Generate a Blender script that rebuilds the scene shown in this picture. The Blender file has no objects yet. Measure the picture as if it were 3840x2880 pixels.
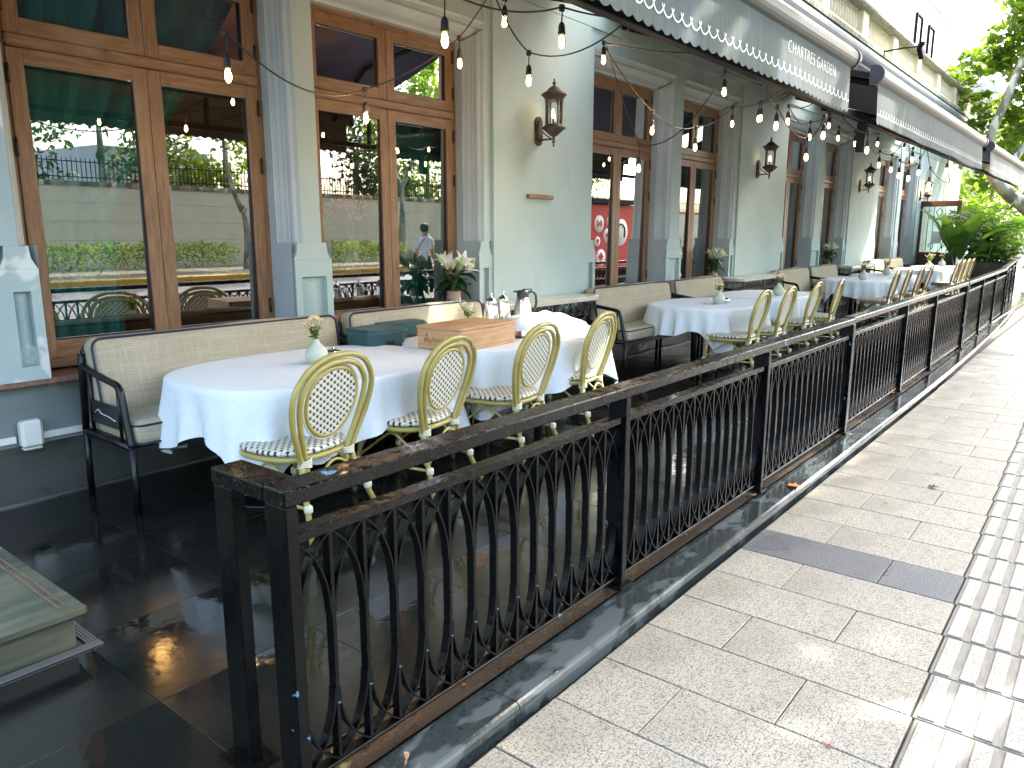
import bpy, bmesh, math, random
import numpy as np
from mathutils import Vector, Matrix, Euler
random.seed(7); rng = np.random.default_rng(11)
R = math.radians; PI = math.pi
S = bpy.context.scene; C = S.collection

# ------------------------------------------------------------------ camera, sky, sun, exposure
cam = bpy.data.cameras.new('camera'); co = bpy.data.objects.new('camera', cam); C.objects.link(co); S.camera = co
cam.sensor_width = 36; cam.lens = 26.594; cam.clip_start = .05; cam.clip_end = 600
_yaw, _pit = R(38.683), R(11.175)
_fw = Vector((math.cos(_yaw)*math.cos(_pit), math.sin(_yaw)*math.cos(_pit), -math.sin(_pit)))
_rt = Vector((math.sin(_yaw), -math.cos(_yaw), 0)); _up = _rt.cross(_fw)
_m = Matrix.Identity(4)
for i in range(3): _m[i][0] = _rt[i]; _m[i][1] = _up[i]; _m[i][2] = -_fw[i]
_m.translation = (0, 0, 1.53); co.matrix_world = _m

SUN = Vector((.62, -.27, .73)).normalized()
W = bpy.data.worlds.new('World'); S.world = W; W.use_nodes = True
_n = W.node_tree.nodes; _bg = _n['Background']; _sky = _n.new('ShaderNodeTexSky')
_sky.sky_type = 'NISHITA'; _sky.sun_disc = False; _sky.sun_elevation = math.asin(SUN.z)
_sky.sun_rotation = math.atan2(SUN.x, SUN.y); _sky.air_density = .9; _sky.dust_density = 3.5; _sky.ozone_density = .5
W.node_tree.links.new(_sky.outputs[0], _bg.inputs[0]); _bg.inputs[1].default_value = .15
sl = bpy.data.lights.new('sun', 'SUN'); so = bpy.data.objects.new('sun', sl); C.objects.link(so)
sl.energy = 2.0; sl.angle = R(.7); sl.color = (1, .96, .90)
so.rotation_euler = (-SUN).to_track_quat('-Z', 'Y').to_euler(); so.location = (8, -2, 20)
S.view_settings.view_transform = 'Standard'; S.view_settings.look = 'None'
S.view_settings.exposure = 3.05; S.view_settings.gamma = 1; S.view_settings.use_curve_mapping = False
try:
    S.cycles.use_denoising = True; S.cycles.max_bounces = 10; S.cycles.transparent_max_bounces = 24
    S.cycles.sample_clamp_indirect = 6; S.cycles.caustics_reflective = False; S.cycles.caustics_refractive = False
except Exception: pass

# ------------------------------------------------------------------ materials
def _lnk(t, a, b): t.links.new(a, b)
def mat(name, col, rough=.5, metal=0., col2=None, scale=8., bump=0., bscale=40., spec=.5, stretch=None, detail=4., rnd=0.,
        rough2=None, rscale=3., lo=.35, hi=.65, coat=0., trans=0.):
    """Principled with noise-mixed colours, noise roughness and noise relief, all in object space."""
    m = bpy.data.materials.new(name); m.use_nodes = True; t = m.node_tree; N = t.nodes; b = N['Principled BSDF']
    b.inputs['Roughness'].default_value = rough; b.inputs['Metallic'].default_value = metal
    b.inputs['Specular IOR Level'].default_value = spec; b.inputs['Coat Weight'].default_value = coat
    b.inputs['Base Color'].default_value = (*col, 1)
    tc = N.new('ShaderNodeTexCoord'); mp = N.new('ShaderNodeMapping'); _lnk(t, tc.outputs['Object'], mp.inputs[0])
    if stretch: mp.inputs['Scale'].default_value = stretch
    out = None
    if col2:
        nz = N.new('ShaderNodeTexNoise'); nz.inputs['Scale'].default_value = scale; nz.inputs['Detail'].default_value = detail
        _lnk(t, mp.outputs[0], nz.inputs['Vector'])
        rp = N.new('ShaderNodeMapRange'); rp.inputs[1].default_value = lo; rp.inputs[2].default_value = hi; _lnk(t, nz.outputs[0], rp.inputs[0])
        mx = N.new('ShaderNodeMix'); mx.data_type = 'RGBA'; mx.inputs[6].default_value = (*col, 1); mx.inputs[7].default_value = (*col2, 1)
        _lnk(t, rp.outputs[0], mx.inputs[0]); out = mx.outputs[2]
    if rnd:
        oi = N.new('ShaderNodeObjectInfo'); hs = N.new('ShaderNodeHueSaturation'); mr = N.new('ShaderNodeMapRange')
        mr.inputs[3].default_value = 1-rnd; mr.inputs[4].default_value = 1+rnd; _lnk(t, oi.outputs['Random'], mr.inputs[0])
        _lnk(t, mr.outputs[0], hs.inputs['Value'])
        if out: _lnk(t, out, hs.inputs['Color'])
        else: hs.inputs['Color'].default_value = (*col, 1)
        out = hs.outputs[0]
    if out: _lnk(t, out, b.inputs['Base Color'])
    if rough2 is not None:
        n2 = N.new('ShaderNodeTexNoise'); n2.inputs['Scale'].default_value = rscale; n2.inputs['Detail'].default_value = 3
        _lnk(t, mp.outputs[0], n2.inputs['Vector']); r2 = N.new('ShaderNodeMapRange'); r2.inputs[1].default_value = .4; r2.inputs[2].default_value = .6
        r2.inputs[3].default_value = rough; r2.inputs[4].default_value = rough2; _lnk(t, n2.outputs[0], r2.inputs[0]); _lnk(t, r2.outputs[0], b.inputs['Roughness'])
    if bump:
        n3 = N.new('ShaderNodeTexNoise'); n3.inputs['Scale'].default_value = bscale; n3.inputs['Detail'].default_value = 3
        _lnk(t, mp.outputs[0], n3.inputs['Vector']); bp = N.new('ShaderNodeBump'); bp.inputs['Strength'].default_value = bump; bp.inputs['Distance'].default_value = .01
        _lnk(t, n3.outputs[0], bp.inputs['Height']); _lnk(t, bp.outputs[0], b.inputs['Normal'])
    return m
def nd(m, typ, **kw):
    n = m.node_tree.nodes.new(typ)
    for k, v in kw.items():
        if k.startswith('i'): n.inputs[int(k[1:])].default_value = v
        else: setattr(n, k, v)
    return n
def bsdf(m): return m.node_tree.nodes['Principled BSDF']
def base_src(m):
    l = bsdf(m).inputs['Base Color'].links
    if l: return l[0].from_socket
    c = nd(m, 'ShaderNodeRGB'); c.outputs[0].default_value = bsdf(m).inputs['Base Color'].default_value; return c.outputs[0]
def overlay(m, col, scale, lo, hi, stretch=(1, 1, 1), detail=5., rough=None, offset=(0, 0, 0), amount=1.):
    """lay patches of another colour (stains, flaking paint, moss, rust) over a material"""
    t = m.node_tree; tc = nd(m, 'ShaderNodeTexCoord'); mp = nd(m, 'ShaderNodeMapping'); mp.inputs['Scale'].default_value = stretch; mp.inputs['Location'].default_value = offset
    _lnk(t, tc.outputs['Object'], mp.inputs[0]); nz = nd(m, 'ShaderNodeTexNoise'); nz.inputs['Scale'].default_value = scale; nz.inputs['Detail'].default_value = detail
    _lnk(t, mp.outputs[0], nz.inputs['Vector']); rp = nd(m, 'ShaderNodeMapRange', i1=lo, i2=hi); rp.inputs[4].default_value = amount; _lnk(t, nz.outputs[0], rp.inputs[0])
    mx = nd(m, 'ShaderNodeMix', data_type='RGBA'); mx.inputs[7].default_value = (*col, 1); _lnk(t, base_src(m), mx.inputs[6]); _lnk(t, rp.outputs[0], mx.inputs[0])
    _lnk(t, mx.outputs[2], bsdf(m).inputs['Base Color'])
    return rp.outputs[0]

M = {}
# painted render of the facade: blue-green grey, old and stained
M['wall'] = mat('wall_paint', (.345, .44, .40), .7, col2=(.405, .49, .445), scale=1.3, bump=.12, bscale=60)
overlay(M['wall'], (.24, .31, .29), 2.2, .58, .8, (1, 1, .35), amount=.6)
overlay(M['wall'], (.46, .52, .40), 1.7, .6, .78, (1, 1, .6), offset=(3, 1, 2), amount=.35)
M['wall_trim'] = mat('trim_paint', (.40, .445, .425), .6, col2=(.455, .50, .475), scale=3, bump=.08, bscale=70)
overlay(M['wall_trim'], (.20, .25, .25), 5, .62, .8, (1, 1, .4), amount=.5)
M['wall_peel'] = mat('peeling_paint', (.31, .40, .38), .7, col2=(.37, .45, .42), scale=2.5, bump=.15, bscale=50)
overlay(M['wall_peel'], (.58, .63, .56), 3.2, .47, .51, detail=7)
overlay(M['wall_peel'], (.46, .43, .40), 9, .68, .72, detail=6, amount=.7)
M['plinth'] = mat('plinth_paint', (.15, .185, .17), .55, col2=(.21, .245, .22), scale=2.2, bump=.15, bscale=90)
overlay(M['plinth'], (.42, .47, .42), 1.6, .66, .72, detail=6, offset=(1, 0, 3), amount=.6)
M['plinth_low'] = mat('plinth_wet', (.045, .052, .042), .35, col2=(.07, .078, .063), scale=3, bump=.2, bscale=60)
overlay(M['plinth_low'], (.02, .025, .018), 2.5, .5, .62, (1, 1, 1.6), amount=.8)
M['sill'] = mat('red_granite', (.14, .07, .045), .35, col2=(.22, .13, .09), scale=30, bump=.05)
M['wood'] = mat('window_wood', (.165, .082, .034), .42, col2=(.265, .145, .068), scale=5, stretch=(9, 9, .9), bump=.08, bscale=14, detail=6, rnd=.06)
overlay(M['wood'], (.29, .20, .115), 1.8, .55, .75, (1.5, 1, 1), amount=.55)
overlay(M['wood'], (.05, .03, .018), 3.2, .66, .78, (2, 1, 1.2), amount=.6)
M['wood_h'] = mat('window_wood_rail', (.165, .082, .034), .42, col2=(.265, .145, .068), scale=5, stretch=(.9, 9, 9), bump=.08, bscale=14, detail=6)
overlay(M['wood_h'], (.31, .21, .12), 1.8, .52, .72, (1, 1, 2), amount=.6)
overlay(M['wood_h'], (.045, .028, .016), 3.4, .6, .75, (1.5, 1, 2.5), amount=.65)
M['gasket'] = mat('gasket', (.003, .003, .003), .4)
M['hinge'] = mat('hinge_brass', (.06, .045, .03), .45, metal=.8)
M['curtain'] = mat('curtain_green', (.012, .20, .15), .9, col2=(.018, .25, .19), scale=3, stretch=(6, 6, .3))
M['room'] = mat('room_wall', (.05, .03, .02), .8, col2=(.065, .04, .028), scale=2)
M['ceil'] = mat('room_ceiling', (.24, .13, .085), .8, col2=(.27, .15, .10), scale=1)
M['iron'] = mat('iron_black', (.0013, .0018, .0019), .2, spec=.16, col2=(.003, .0034, .0034), scale=30, bump=.10, bscale=130, rough2=.36, rscale=9, lo=.4, hi=.7)
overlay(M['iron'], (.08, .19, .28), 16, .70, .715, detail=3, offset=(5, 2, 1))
overlay(M['iron'], (.025, .011, .005), 9, .72, .80, detail=6, offset=(1, 7, 4), amount=.6)
M['rail_top'] = mat('iron_rail_wet', (.0013, .0017, .0018), .10, spec=.2, col2=(.0028, .0028, .0028), scale=22, bump=0, rough2=.3, rscale=25, lo=.42, hi=.66)
_vz = nd(M['rail_top'], 'ShaderNodeTexVoronoi', i2=95.); _vc = nd(M['rail_top'], 'ShaderNodeTexCoord'); _lnk(M['rail_top'].node_tree, _vc.outputs['Object'], _vz.inputs['Vector'])
_vr = nd(M['rail_top'], 'ShaderNodeMapRange', i1=.05, i2=.38); _vr.inputs[3].default_value = 1; _vr.inputs[4].default_value = 0; _lnk(M['rail_top'].node_tree, _vz.outputs['Distance'], _vr.inputs[0])
_vb = nd(M['rail_top'], 'ShaderNodeBump'); _vb.inputs['Strength'].default_value = .35; _vb.inputs['Distance'].default_value = .006; _lnk(M['rail_top'].node_tree, _vr.outputs[0], _vb.inputs['Height']); _lnk(M['rail_top'].node_tree, _vb.outputs[0], bsdf(M['rail_top']).inputs['Normal'])
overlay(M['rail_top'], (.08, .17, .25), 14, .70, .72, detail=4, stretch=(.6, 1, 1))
overlay(M['rail_top'], (.03, .010, .005), 5, .68, .80, detail=7, offset=(1, 7, 4), amount=.35)
M['iron_plain'] = mat('iron_plain', (.003, .0034, .0036), .3, spec=.4, col2=(.006, .006, .006), scale=14, bump=.08, bscale=90)
M['steel'] = mat('steel_black', (.003, .0034, .004), .6, spec=.2)
M['bamboo'] = mat('bamboo_tube', (.34, .28, .068), .3, col2=(.42, .35, .10), scale=9, rnd=.05, coat=.15)
M['bamboo_b'] = mat('bamboo_tube_brown', (.20, .13, .042), .3, col2=(.28, .19, .07), scale=9, rnd=.06, coat=.15)
M['binding'] = mat('binding_cream', (.60, .58, .42), .45, col2=(.66, .64, .48), scale=30)
M['rubber'] = mat('rubber', (.01, .01, .01), .6)
def weave(name, ax, cream, dark):
    m = mat(name, cream, .38); t = m.node_tree; tc = nd(m, 'ShaderNodeTexCoord'); sp = nd(m, 'ShaderNodeSeparateXYZ'); _lnk(t, tc.outputs['Object'], sp.inputs[0])
    def mth(op, a, b=None):
        n = nd(m, 'ShaderNodeMath', operation=op)
        for i, v in enumerate((a, b)):
            if v is None: continue
            if isinstance(v, (int, float)): n.inputs[i].default_value = v
            else: _lnk(t, v, n.inputs[i])
        return n.outputs[0]
    u = mth('DIVIDE', sp.outputs[ax[0]], .024); v = mth('DIVIDE', sp.outputs[ax[1]], .0178)
    u = mth('ADD', u, mth('MULTIPLY', v, .12))
    fu, fv = mth('FLOOR', u), mth('FLOOR', v)
    par = mth('FLOORED_MODULO', mth('ADD', fu, fv), 2.)
    du = mth('ABSOLUTE', mth('SUBTRACT', mth('FRACT', u), .5)); dv = mth('ABSOLUTE', mth('SUBTRACT', mth('FRACT', v), .5))
    sq = mth('LESS_THAN', mth('MAXIMUM', mth('MULTIPLY', du, 1.28), dv), .40)
    msk = mth('MULTIPLY', sq, mth('LESS_THAN', par, .5))
    edge = mth('SUBTRACT', 1., mth('MULTIPLY', mth('GREATER_THAN', mth('MAXIMUM', du, dv), .44), .28))
    br = nd(m, 'ShaderNodeMix', data_type='RGBA', blend_type='MULTIPLY'); br.inputs[0].default_value = 1; br.inputs[6].default_value = (*cream, 1)
    cc = nd(m, 'ShaderNodeCombineColor'); [_lnk(t, edge, cc.inputs[i]) for i in range(3)]; _lnk(t, cc.outputs[0], br.inputs[7])
    mx = nd(m, 'ShaderNodeMix', data_type='RGBA'); _lnk(t, msk, mx.inputs[0]); _lnk(t, br.outputs[2], mx.inputs[6]); mx.inputs[7].default_value = (*dark, 1)
    _lnk(t, mx.outputs[2], bsdf(m).inputs['Base Color'])
    bp = nd(m, 'ShaderNodeBump'); bp.inputs['Strength'].default_value = .5; bp.inputs['Distance'].default_value = .002
    _lnk(t, mth('MULTIPLY', mth('COSINE', mth('MULTIPLY', u, 2*PI)), mth('COSINE', mth('MULTIPLY', v, 2*PI))), bp.inputs['Height']); _lnk(t, bp.outputs[0], bsdf(m).inputs['Normal'])
    return m
M['weave_back'] = weave('weave_back', (0, 2), (.72, .69, .54), (.006, .022, .016))
M['weave_seat'] = weave('weave_seat', (0, 1), (.74, .71, .56), (.006, .022, .016))
M['weave_back_b'] = weave('weave_back_brown', (0, 2), (.64, .56, .40), (.05, .03, .016))
M['weave_seat_b'] = weave('weave_seat_brown', (0, 1), (.66, .58, .42), (.045, .028, .016))
def fabric(name, c1, c2):
    m = mat(name, c1, .92, spec=.2); t = m.node_tree; tc = nd(m, 'ShaderNodeTexCoord')
    outs = []
    for st in ((2.2, 2.2, 110), (110, 30, 2.2)):
        mp = nd(m, 'ShaderNodeMapping'); mp.inputs['Scale'].default_value = st; _lnk(t, tc.outputs['Object'], mp.inputs[0])
        nz = nd(m, 'ShaderNodeTexNoise'); nz.inputs['Scale'].default_value = 2.2; nz.inputs['Detail'].default_value = 3; _lnk(t, mp.outputs[0], nz.inputs['Vector']); outs.append(nz.outputs[0])
    ad = nd(m, 'ShaderNodeMath', operation='MAXIMUM'); _lnk(t, outs[0], ad.inputs[0]); _lnk(t, outs[1], ad.inputs[1])
    rp = nd(m, 'ShaderNodeMapRange', i1=.45, i2=.75); _lnk(t, ad.outputs[0], rp.inputs[0])
    mx = nd(m, 'ShaderNodeMix', data_type='RGBA'); mx.inputs[6].default_value = (*c1, 1); mx.inputs[7].default_value = (*c2, 1); _lnk(t, rp.outputs[0], mx.inputs[0]); _lnk(t, mx.outputs[2], bsdf(m).inputs['Base Color'])
    bp = nd(m, 'ShaderNodeBump'); bp.inputs['Strength'].default_value = .35; bp.inputs['Distance'].default_value = .004; _lnk(t, ad.outputs[0], bp.inputs['Height']); _lnk(t, bp.outputs[0], bsdf(m).inputs['Normal'])
    return m
M['cushion'] = fabric('linen_tweed', (.33, .285, .185), (.47, .42, .30))
M['piping'] = mat('piping_navy', (.014, .02, .04), .7)
M['cloth'] = mat('white_linen', (.74, .80, .785), .85, col2=(.78, .835, .815), scale=40, spec=.2, bump=.06, bscale=400)
M['ceramic'] = mat('ceramic_matte', (.54, .57, .44), .55, col2=(.46, .49, .37), scale=14, bump=.1, bscale=60)
M['chrome'] = mat('polished_silver', (.75, .74, .72), .12, metal=1., bump=.02, bscale=9)
M['brushed'] = mat('brushed_steel', (.62, .61, .59), .28, metal=1., col2=(.7, .69, .66), scale=6, stretch=(1, 1, 30))
M['blackplastic'] = mat('black_plastic', (.02, .02, .022), .4)
M['teal'] = mat('teal_plastic', (.017, .066, .066), .45, col2=(.022, .078, .078), scale=20, bump=.05, bscale=200)
M['pine'] = mat('pine_box_wood', (.46, .24, .105), .5, col2=(.60, .36, .18), scale=3.0, stretch=(1.5, 1.5, 22), detail=5, bump=.05, bscale=10)
M['burn'] = mat('burnt_mark', (.08, .035, .015), .7)
M['marble_top'] = mat('marble_cream', (.50, .46, .34), .22, col2=(.62, .58, .46), scale=5, detail=7)
M['lantern'] = mat('bronze_aged', (.05, .034, .026), .5, metal=.35, col2=(.10, .075, .06), scale=14, bump=.2, bscale=80)
overlay(M['lantern'], (.26, .23, .21), 10, .56, .75, detail=5, amount=.6)
M['navy'] = mat('canopy_navy', (.008, .015, .055), .8, col2=(.012, .02, .07), scale=4)
M['valance'] = mat('valance_fabric', (.041, .062, .052), .75, col2=(.058, .081, .070), scale=8, stretch=(9, 1, .35), detail=6)
overlay(M['valance'], (.13, .13, .085), 12, .52, .78, (3.0, 1, .22), detail=7, amount=.65)
overlay(M['valance'], (.075, .105, .125), 3, .5, .7, (1.5, 1, .5), detail=6, offset=(2, 3, 5), amount=.5)
M['hood'] = mat('awning_hood', (.095, .095, .085), .45, col2=(.075, .082, .07), scale=3, metal=.1)
M['white_line'] = mat('white_trim', (.75, .76, .72), .6)
M['cornice'] = mat('cornice_paint', (.15, .185, .19), .55, col2=(.12, .155, .18), scale=3, stretch=(1, 1, 1), bump=.1, bscale=40)
overlay(M['cornice'], (.24, .23, .15), 4, .55, .75, (.5, 1, 2), amount=.5)
M['moss'] = mat('mossy_stone', (.34, .36, .25), .8, col2=(.09, .10, .06), scale=9, stretch=(6, 3, .6), lo=.38, hi=.6, bump=.3, bscale=30)
M['cream'] = mat('cream_stone', (.66, .62, .46), .75, col2=(.58, .54, .38), scale=2.5, bump=.1, bscale=30)
M['white_wall'] = mat('white_render', (.74, .74, .70), .8, col2=(.68, .68, .63), scale=1.5)
M['concrete'] = mat('pale_concrete', (.45, .46, .42), .8, col2=(.36, .37, .33), scale=2, stretch=(2, 2, .4), bump=.1)
M['dark_glass'] = mat('dark_glass', (.02, .025, .03), .08)
M['screenwood'] = mat('dark_walnut', (.045, .022, .013), .4, col2=(.08, .04, .022), scale=5, stretch=(8, 8, .8))
M['marble_step'] = mat('green_marble', (.055, .066, .042), .22, col2=(.115, .115, .070), scale=3, stretch=(.8, 5, 5), detail=8, lo=.38, hi=.66)
overlay(M['marble_step'], (.50, .52, .44), 3.2, .68, .71, (1, 3, 3), detail=8, amount=.8)
overlay(M['marble_step'], (.14, .09, .045), 3.6, .6, .7, (1, 4, 4), detail=6, offset=(3, 3, 3), amount=.7)
M['galv'] = mat('galvanised', (.45, .46, .46), .35, metal=.9)
M['whiteplastic'] = mat('white_plastic', (.66, .68, .60), .4)
def stone_floor(name, c1, c2, speck, dens, rough, rough2, bump, bscale, rscale=2.2, rnd=.06):
    m = mat(name, c1, rough, col2=c2, scale=3.2, bump=bump, bscale=bscale, rough2=rough2, rscale=rscale, rnd=rnd); t = m.node_tree
    tc = nd(m, 'ShaderNodeTexCoord'); vz = nd(m, 'ShaderNodeTexNoise'); vz.inputs['Scale'].default_value = dens; vz.inputs['Detail'].default_value = 2
    _lnk(t, tc.outputs['Object'], vz.inputs['Vector'])
    rp = nd(m, 'ShaderNodeMapRange', i1=.50, i2=.62); _lnk(t, vz.outputs[0], rp.inputs[0])
    mx = nd(m, 'ShaderNodeMix', data_type='RGBA'); mx.inputs[7].default_value = (*speck, 1); _lnk(t, base_src(m), mx.inputs[6]); _lnk(t, rp.outputs[0], mx.inputs[0]); _lnk(t, mx.outputs[2], bsdf(m).inputs['Base Color'])
    return m
M['slab'] = stone_floor('granite_slab', (.30, .278, .208), (.37, .342, .265), (.115, .105, .08), 165, .28, .5, .35, 120)
overlay(M['slab'], (.19, .165, .10), 2.0, .60, .78, detail=5, amount=.55)
M['slab_dark'] = stone_floor('granite_slab_dark', (.055, .058, .06), (.075, .078, .08), (.16, .17, .175), 150, .25, .5, .35, 120)
M['tactile'] = stone_floor('granite_tactile', (.33, .31, .25), (.385, .365, .30), (.20, .185, .145), 165, .35, .6, .3, 120)
M['tactile_gap'] = mat('tactile_grime', (.15, .14, .105), .5, col2=(.21, .195, .155), scale=12, stretch=(1, 6, 1), bump=.2, bscale=80)
M['tile'] = stone_floor('black_granite_wet', (.0060, .0073, .0061), (.0105, .012, .0100), (.019, .021, .018), 190, .035, .21, .10, 12, rscale=1.3, rnd=.12)
M['ledge'] = stone_floor('terrazzo_ledge', (.028, .018, .011), (.042, .027, .017), (.06, .046, .032), 190, .12, .35, .15, 120)
overlay(M['ledge'], (.22, .19, .07), 6, .66, .7, detail=6)
M['kerbstone'] = mat('kerb_slate', (.018, .026, .025), .07, col2=(.03, .04, .038), scale=60, bump=.05, bscale=90, rough2=.14, rscale=4)
_w = overlay(M['kerbstone'], (.075, .09, .088), 3.0, .53, .57, (1.0, 2.2, 1), detail=3)
M['grout'] = mat('joint_dark', (.03, .028, .022), .8, col2=(.05, .045, .035), scale=20)
M['asphalt'] = mat('asphalt', (.13, .13, .135), .6, col2=(.17, .17, .17), scale=60, bump=.2, bscale=200)
M['yellow'] = mat('yellow_kerb_paint', (.55, .32, .02), .5, col2=(.48, .28, .03), scale=6)
M['soil'] = mat('soil', (.06, .045, .03), .9, col2=(.09, .06, .04), scale=20)
M['cream_wall'] = mat('boundary_render', (.72, .67, .50), .8, col2=(.64, .60, .44), scale=1.2)
M['bark'] = mat('plane_bark', (.30, .28, .20), .85, col2=(.12, .12, .08), scale=3.2, stretch=(1, 1, .5), detail=5, lo=.42, hi=.56, bump=.4, bscale=12)
overlay(M['bark'], (.55, .53, .42), 3.6, .56, .6, (1, 1, .5), offset=(4, 4, 1), detail=3)
M['red'] = mat('red_panel', (.52, .025, .03), .35)
M['whitepaint'] = mat('white_paint', (.78, .78, .76), .35)
M['hair'] = mat('hair', (.012, .01, .009), .6)
M['brownpaper'] = mat('kraft_wrap', (.42, .27, .15), .8)
M['peach'] = mat('petal_peach', (.85, .60, .28), .6, col2=(.85, .68, .42), scale=30)
M['cream_petal'] = mat('petal_cream', (.80, .74, .50), .6)
M['pink'] = mat('petal_pink', (.95, .30, .36), .6)
M['fallen'] = mat('dry_leaf', (.32, .10, .03), .6, col2=(.20, .06, .025), scale=20)
M['fallen_o'] = mat('orange_leaf', (.62, .26, .07), .6, col2=(.5, .2, .05), scale=20)
M['stem'] = mat('stem_green', (.06, .13, .03), .5)
def leafmat(name, c1, c2, tr, rough=.45, tint=(2.2, 2.0, .6)):
    m = mat(name, c1, rough, col2=c2, scale=1.7, detail=2); t = m.node_tree; N = t.nodes
    tl = N.new('ShaderNodeBsdfTranslucent'); mx = N.new('ShaderNodeMixShader'); mx.inputs[0].default_value = tr
    g = nd(m, 'ShaderNodeMix', data_type='RGBA', blend_type='MULTIPLY'); g.inputs[0].default_value = 1; g.inputs[7].default_value = (*tint, 1)
    _lnk(t, base_src(m), g.inputs[6]); _lnk(t, g.outputs[2], tl.inputs[0])
    o = N['Material Output']; _lnk(t, N['Principled BSDF'].outputs[0], mx.inputs[1]); _lnk(t, tl.outputs[0], mx.inputs[2]); _lnk(t, mx.outputs[0], o.inputs[0]); return m
M['leaf'] = leafmat('plane_leaf', (.075, .15, .026), (.12, .19, .034), .58)
M['leaf_dark'] = leafmat('shrub_leaf', (.03, .082, .024), (.065, .13, .035), .3)
M['leaf_palm'] = leafmat('palm_leaf', (.05, .12, .03), (.10, .18, .045), .45)
M['leaf_big'] = leafmat('strelitzia_leaf', (.05, .13, .035), (.09, .18, .04), .45, .3)
M['leaf_lily'] = leafmat('lily_leaf', (.012, .05, .016), (.02, .07, .02), .15, .35)
M['lily'] = leafmat('lily_petal', (.78, .80, .66), (.84, .85, .78), .3, tint=(1.05, 1.05, .95))
M['lily_bud'] = leafmat('lily_bud', (.38, .50, .14), (.50, .60, .25), .2, tint=(1.1, 1.1, .8))
def glassmat(name, fac, tint=(1, 1, 1), rough=0., fres=1.45):
    m = bpy.data.materials.new(name); m.use_nodes = True; t = m.node_tree; N = t.nodes; N.remove(N['Principled BSDF'])
    tr = N.new('ShaderNodeBsdfTransparent'); tr.inputs[0].default_value = (*tint, 1); gl = N.new('ShaderNodeBsdfGlossy'); gl.inputs['Roughness'].default_value = rough
    fr = N.new('ShaderNodeFresnel'); fr.inputs[0].default_value = fres; ad = N.new('ShaderNodeMath'); ad.operation = 'ADD'; ad.inputs[1].default_value = fac; ad.use_clamp = True
    mx = N.new('ShaderNodeMixShader'); _lnk(t, fr.outputs[0], ad.inputs[0]); _lnk(t, ad.outputs[0], mx.inputs[0]); _lnk(t, tr.outputs[0], mx.inputs[1]); _lnk(t, gl.outputs[0], mx.inputs[2]); _lnk(t, mx.outputs[0], N['Material Output'].inputs[0]); return m
M['pane'] = glassmat('window_glass', .31, (.80, .86, .84), fres=1.5)
M['glass'] = glassmat('clear_glass', .04, (.93, .97, .95))
M['bulbglass'] = glassmat('bulb_glass', .03, (1, .93, .8))
M['screenglass'] = glassmat('screen_glass', .08, (.8, .9, .86))
def emis(name, col, st):
    m = bpy.data.materials.new(name); m.use_nodes = True; t = m.node_tree; N = t.nodes; N.remove(N['Principled BSDF'])
    e = N.new('ShaderNodeEmission'); e.inputs[0].default_value = (*col, 1); e.inputs[1].default_value = st; _lnk(t, e.outputs[0], N['Material Output'].inputs[0]); return m
M['filament'] = emis('filament_glow', (1, .60, .25), 7)
M['flame'] = emis('lamp_glow', (1, .66, .34), 7)
M['shade'] = emis('lit_shade', (1, .50, .15), 9)

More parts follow.
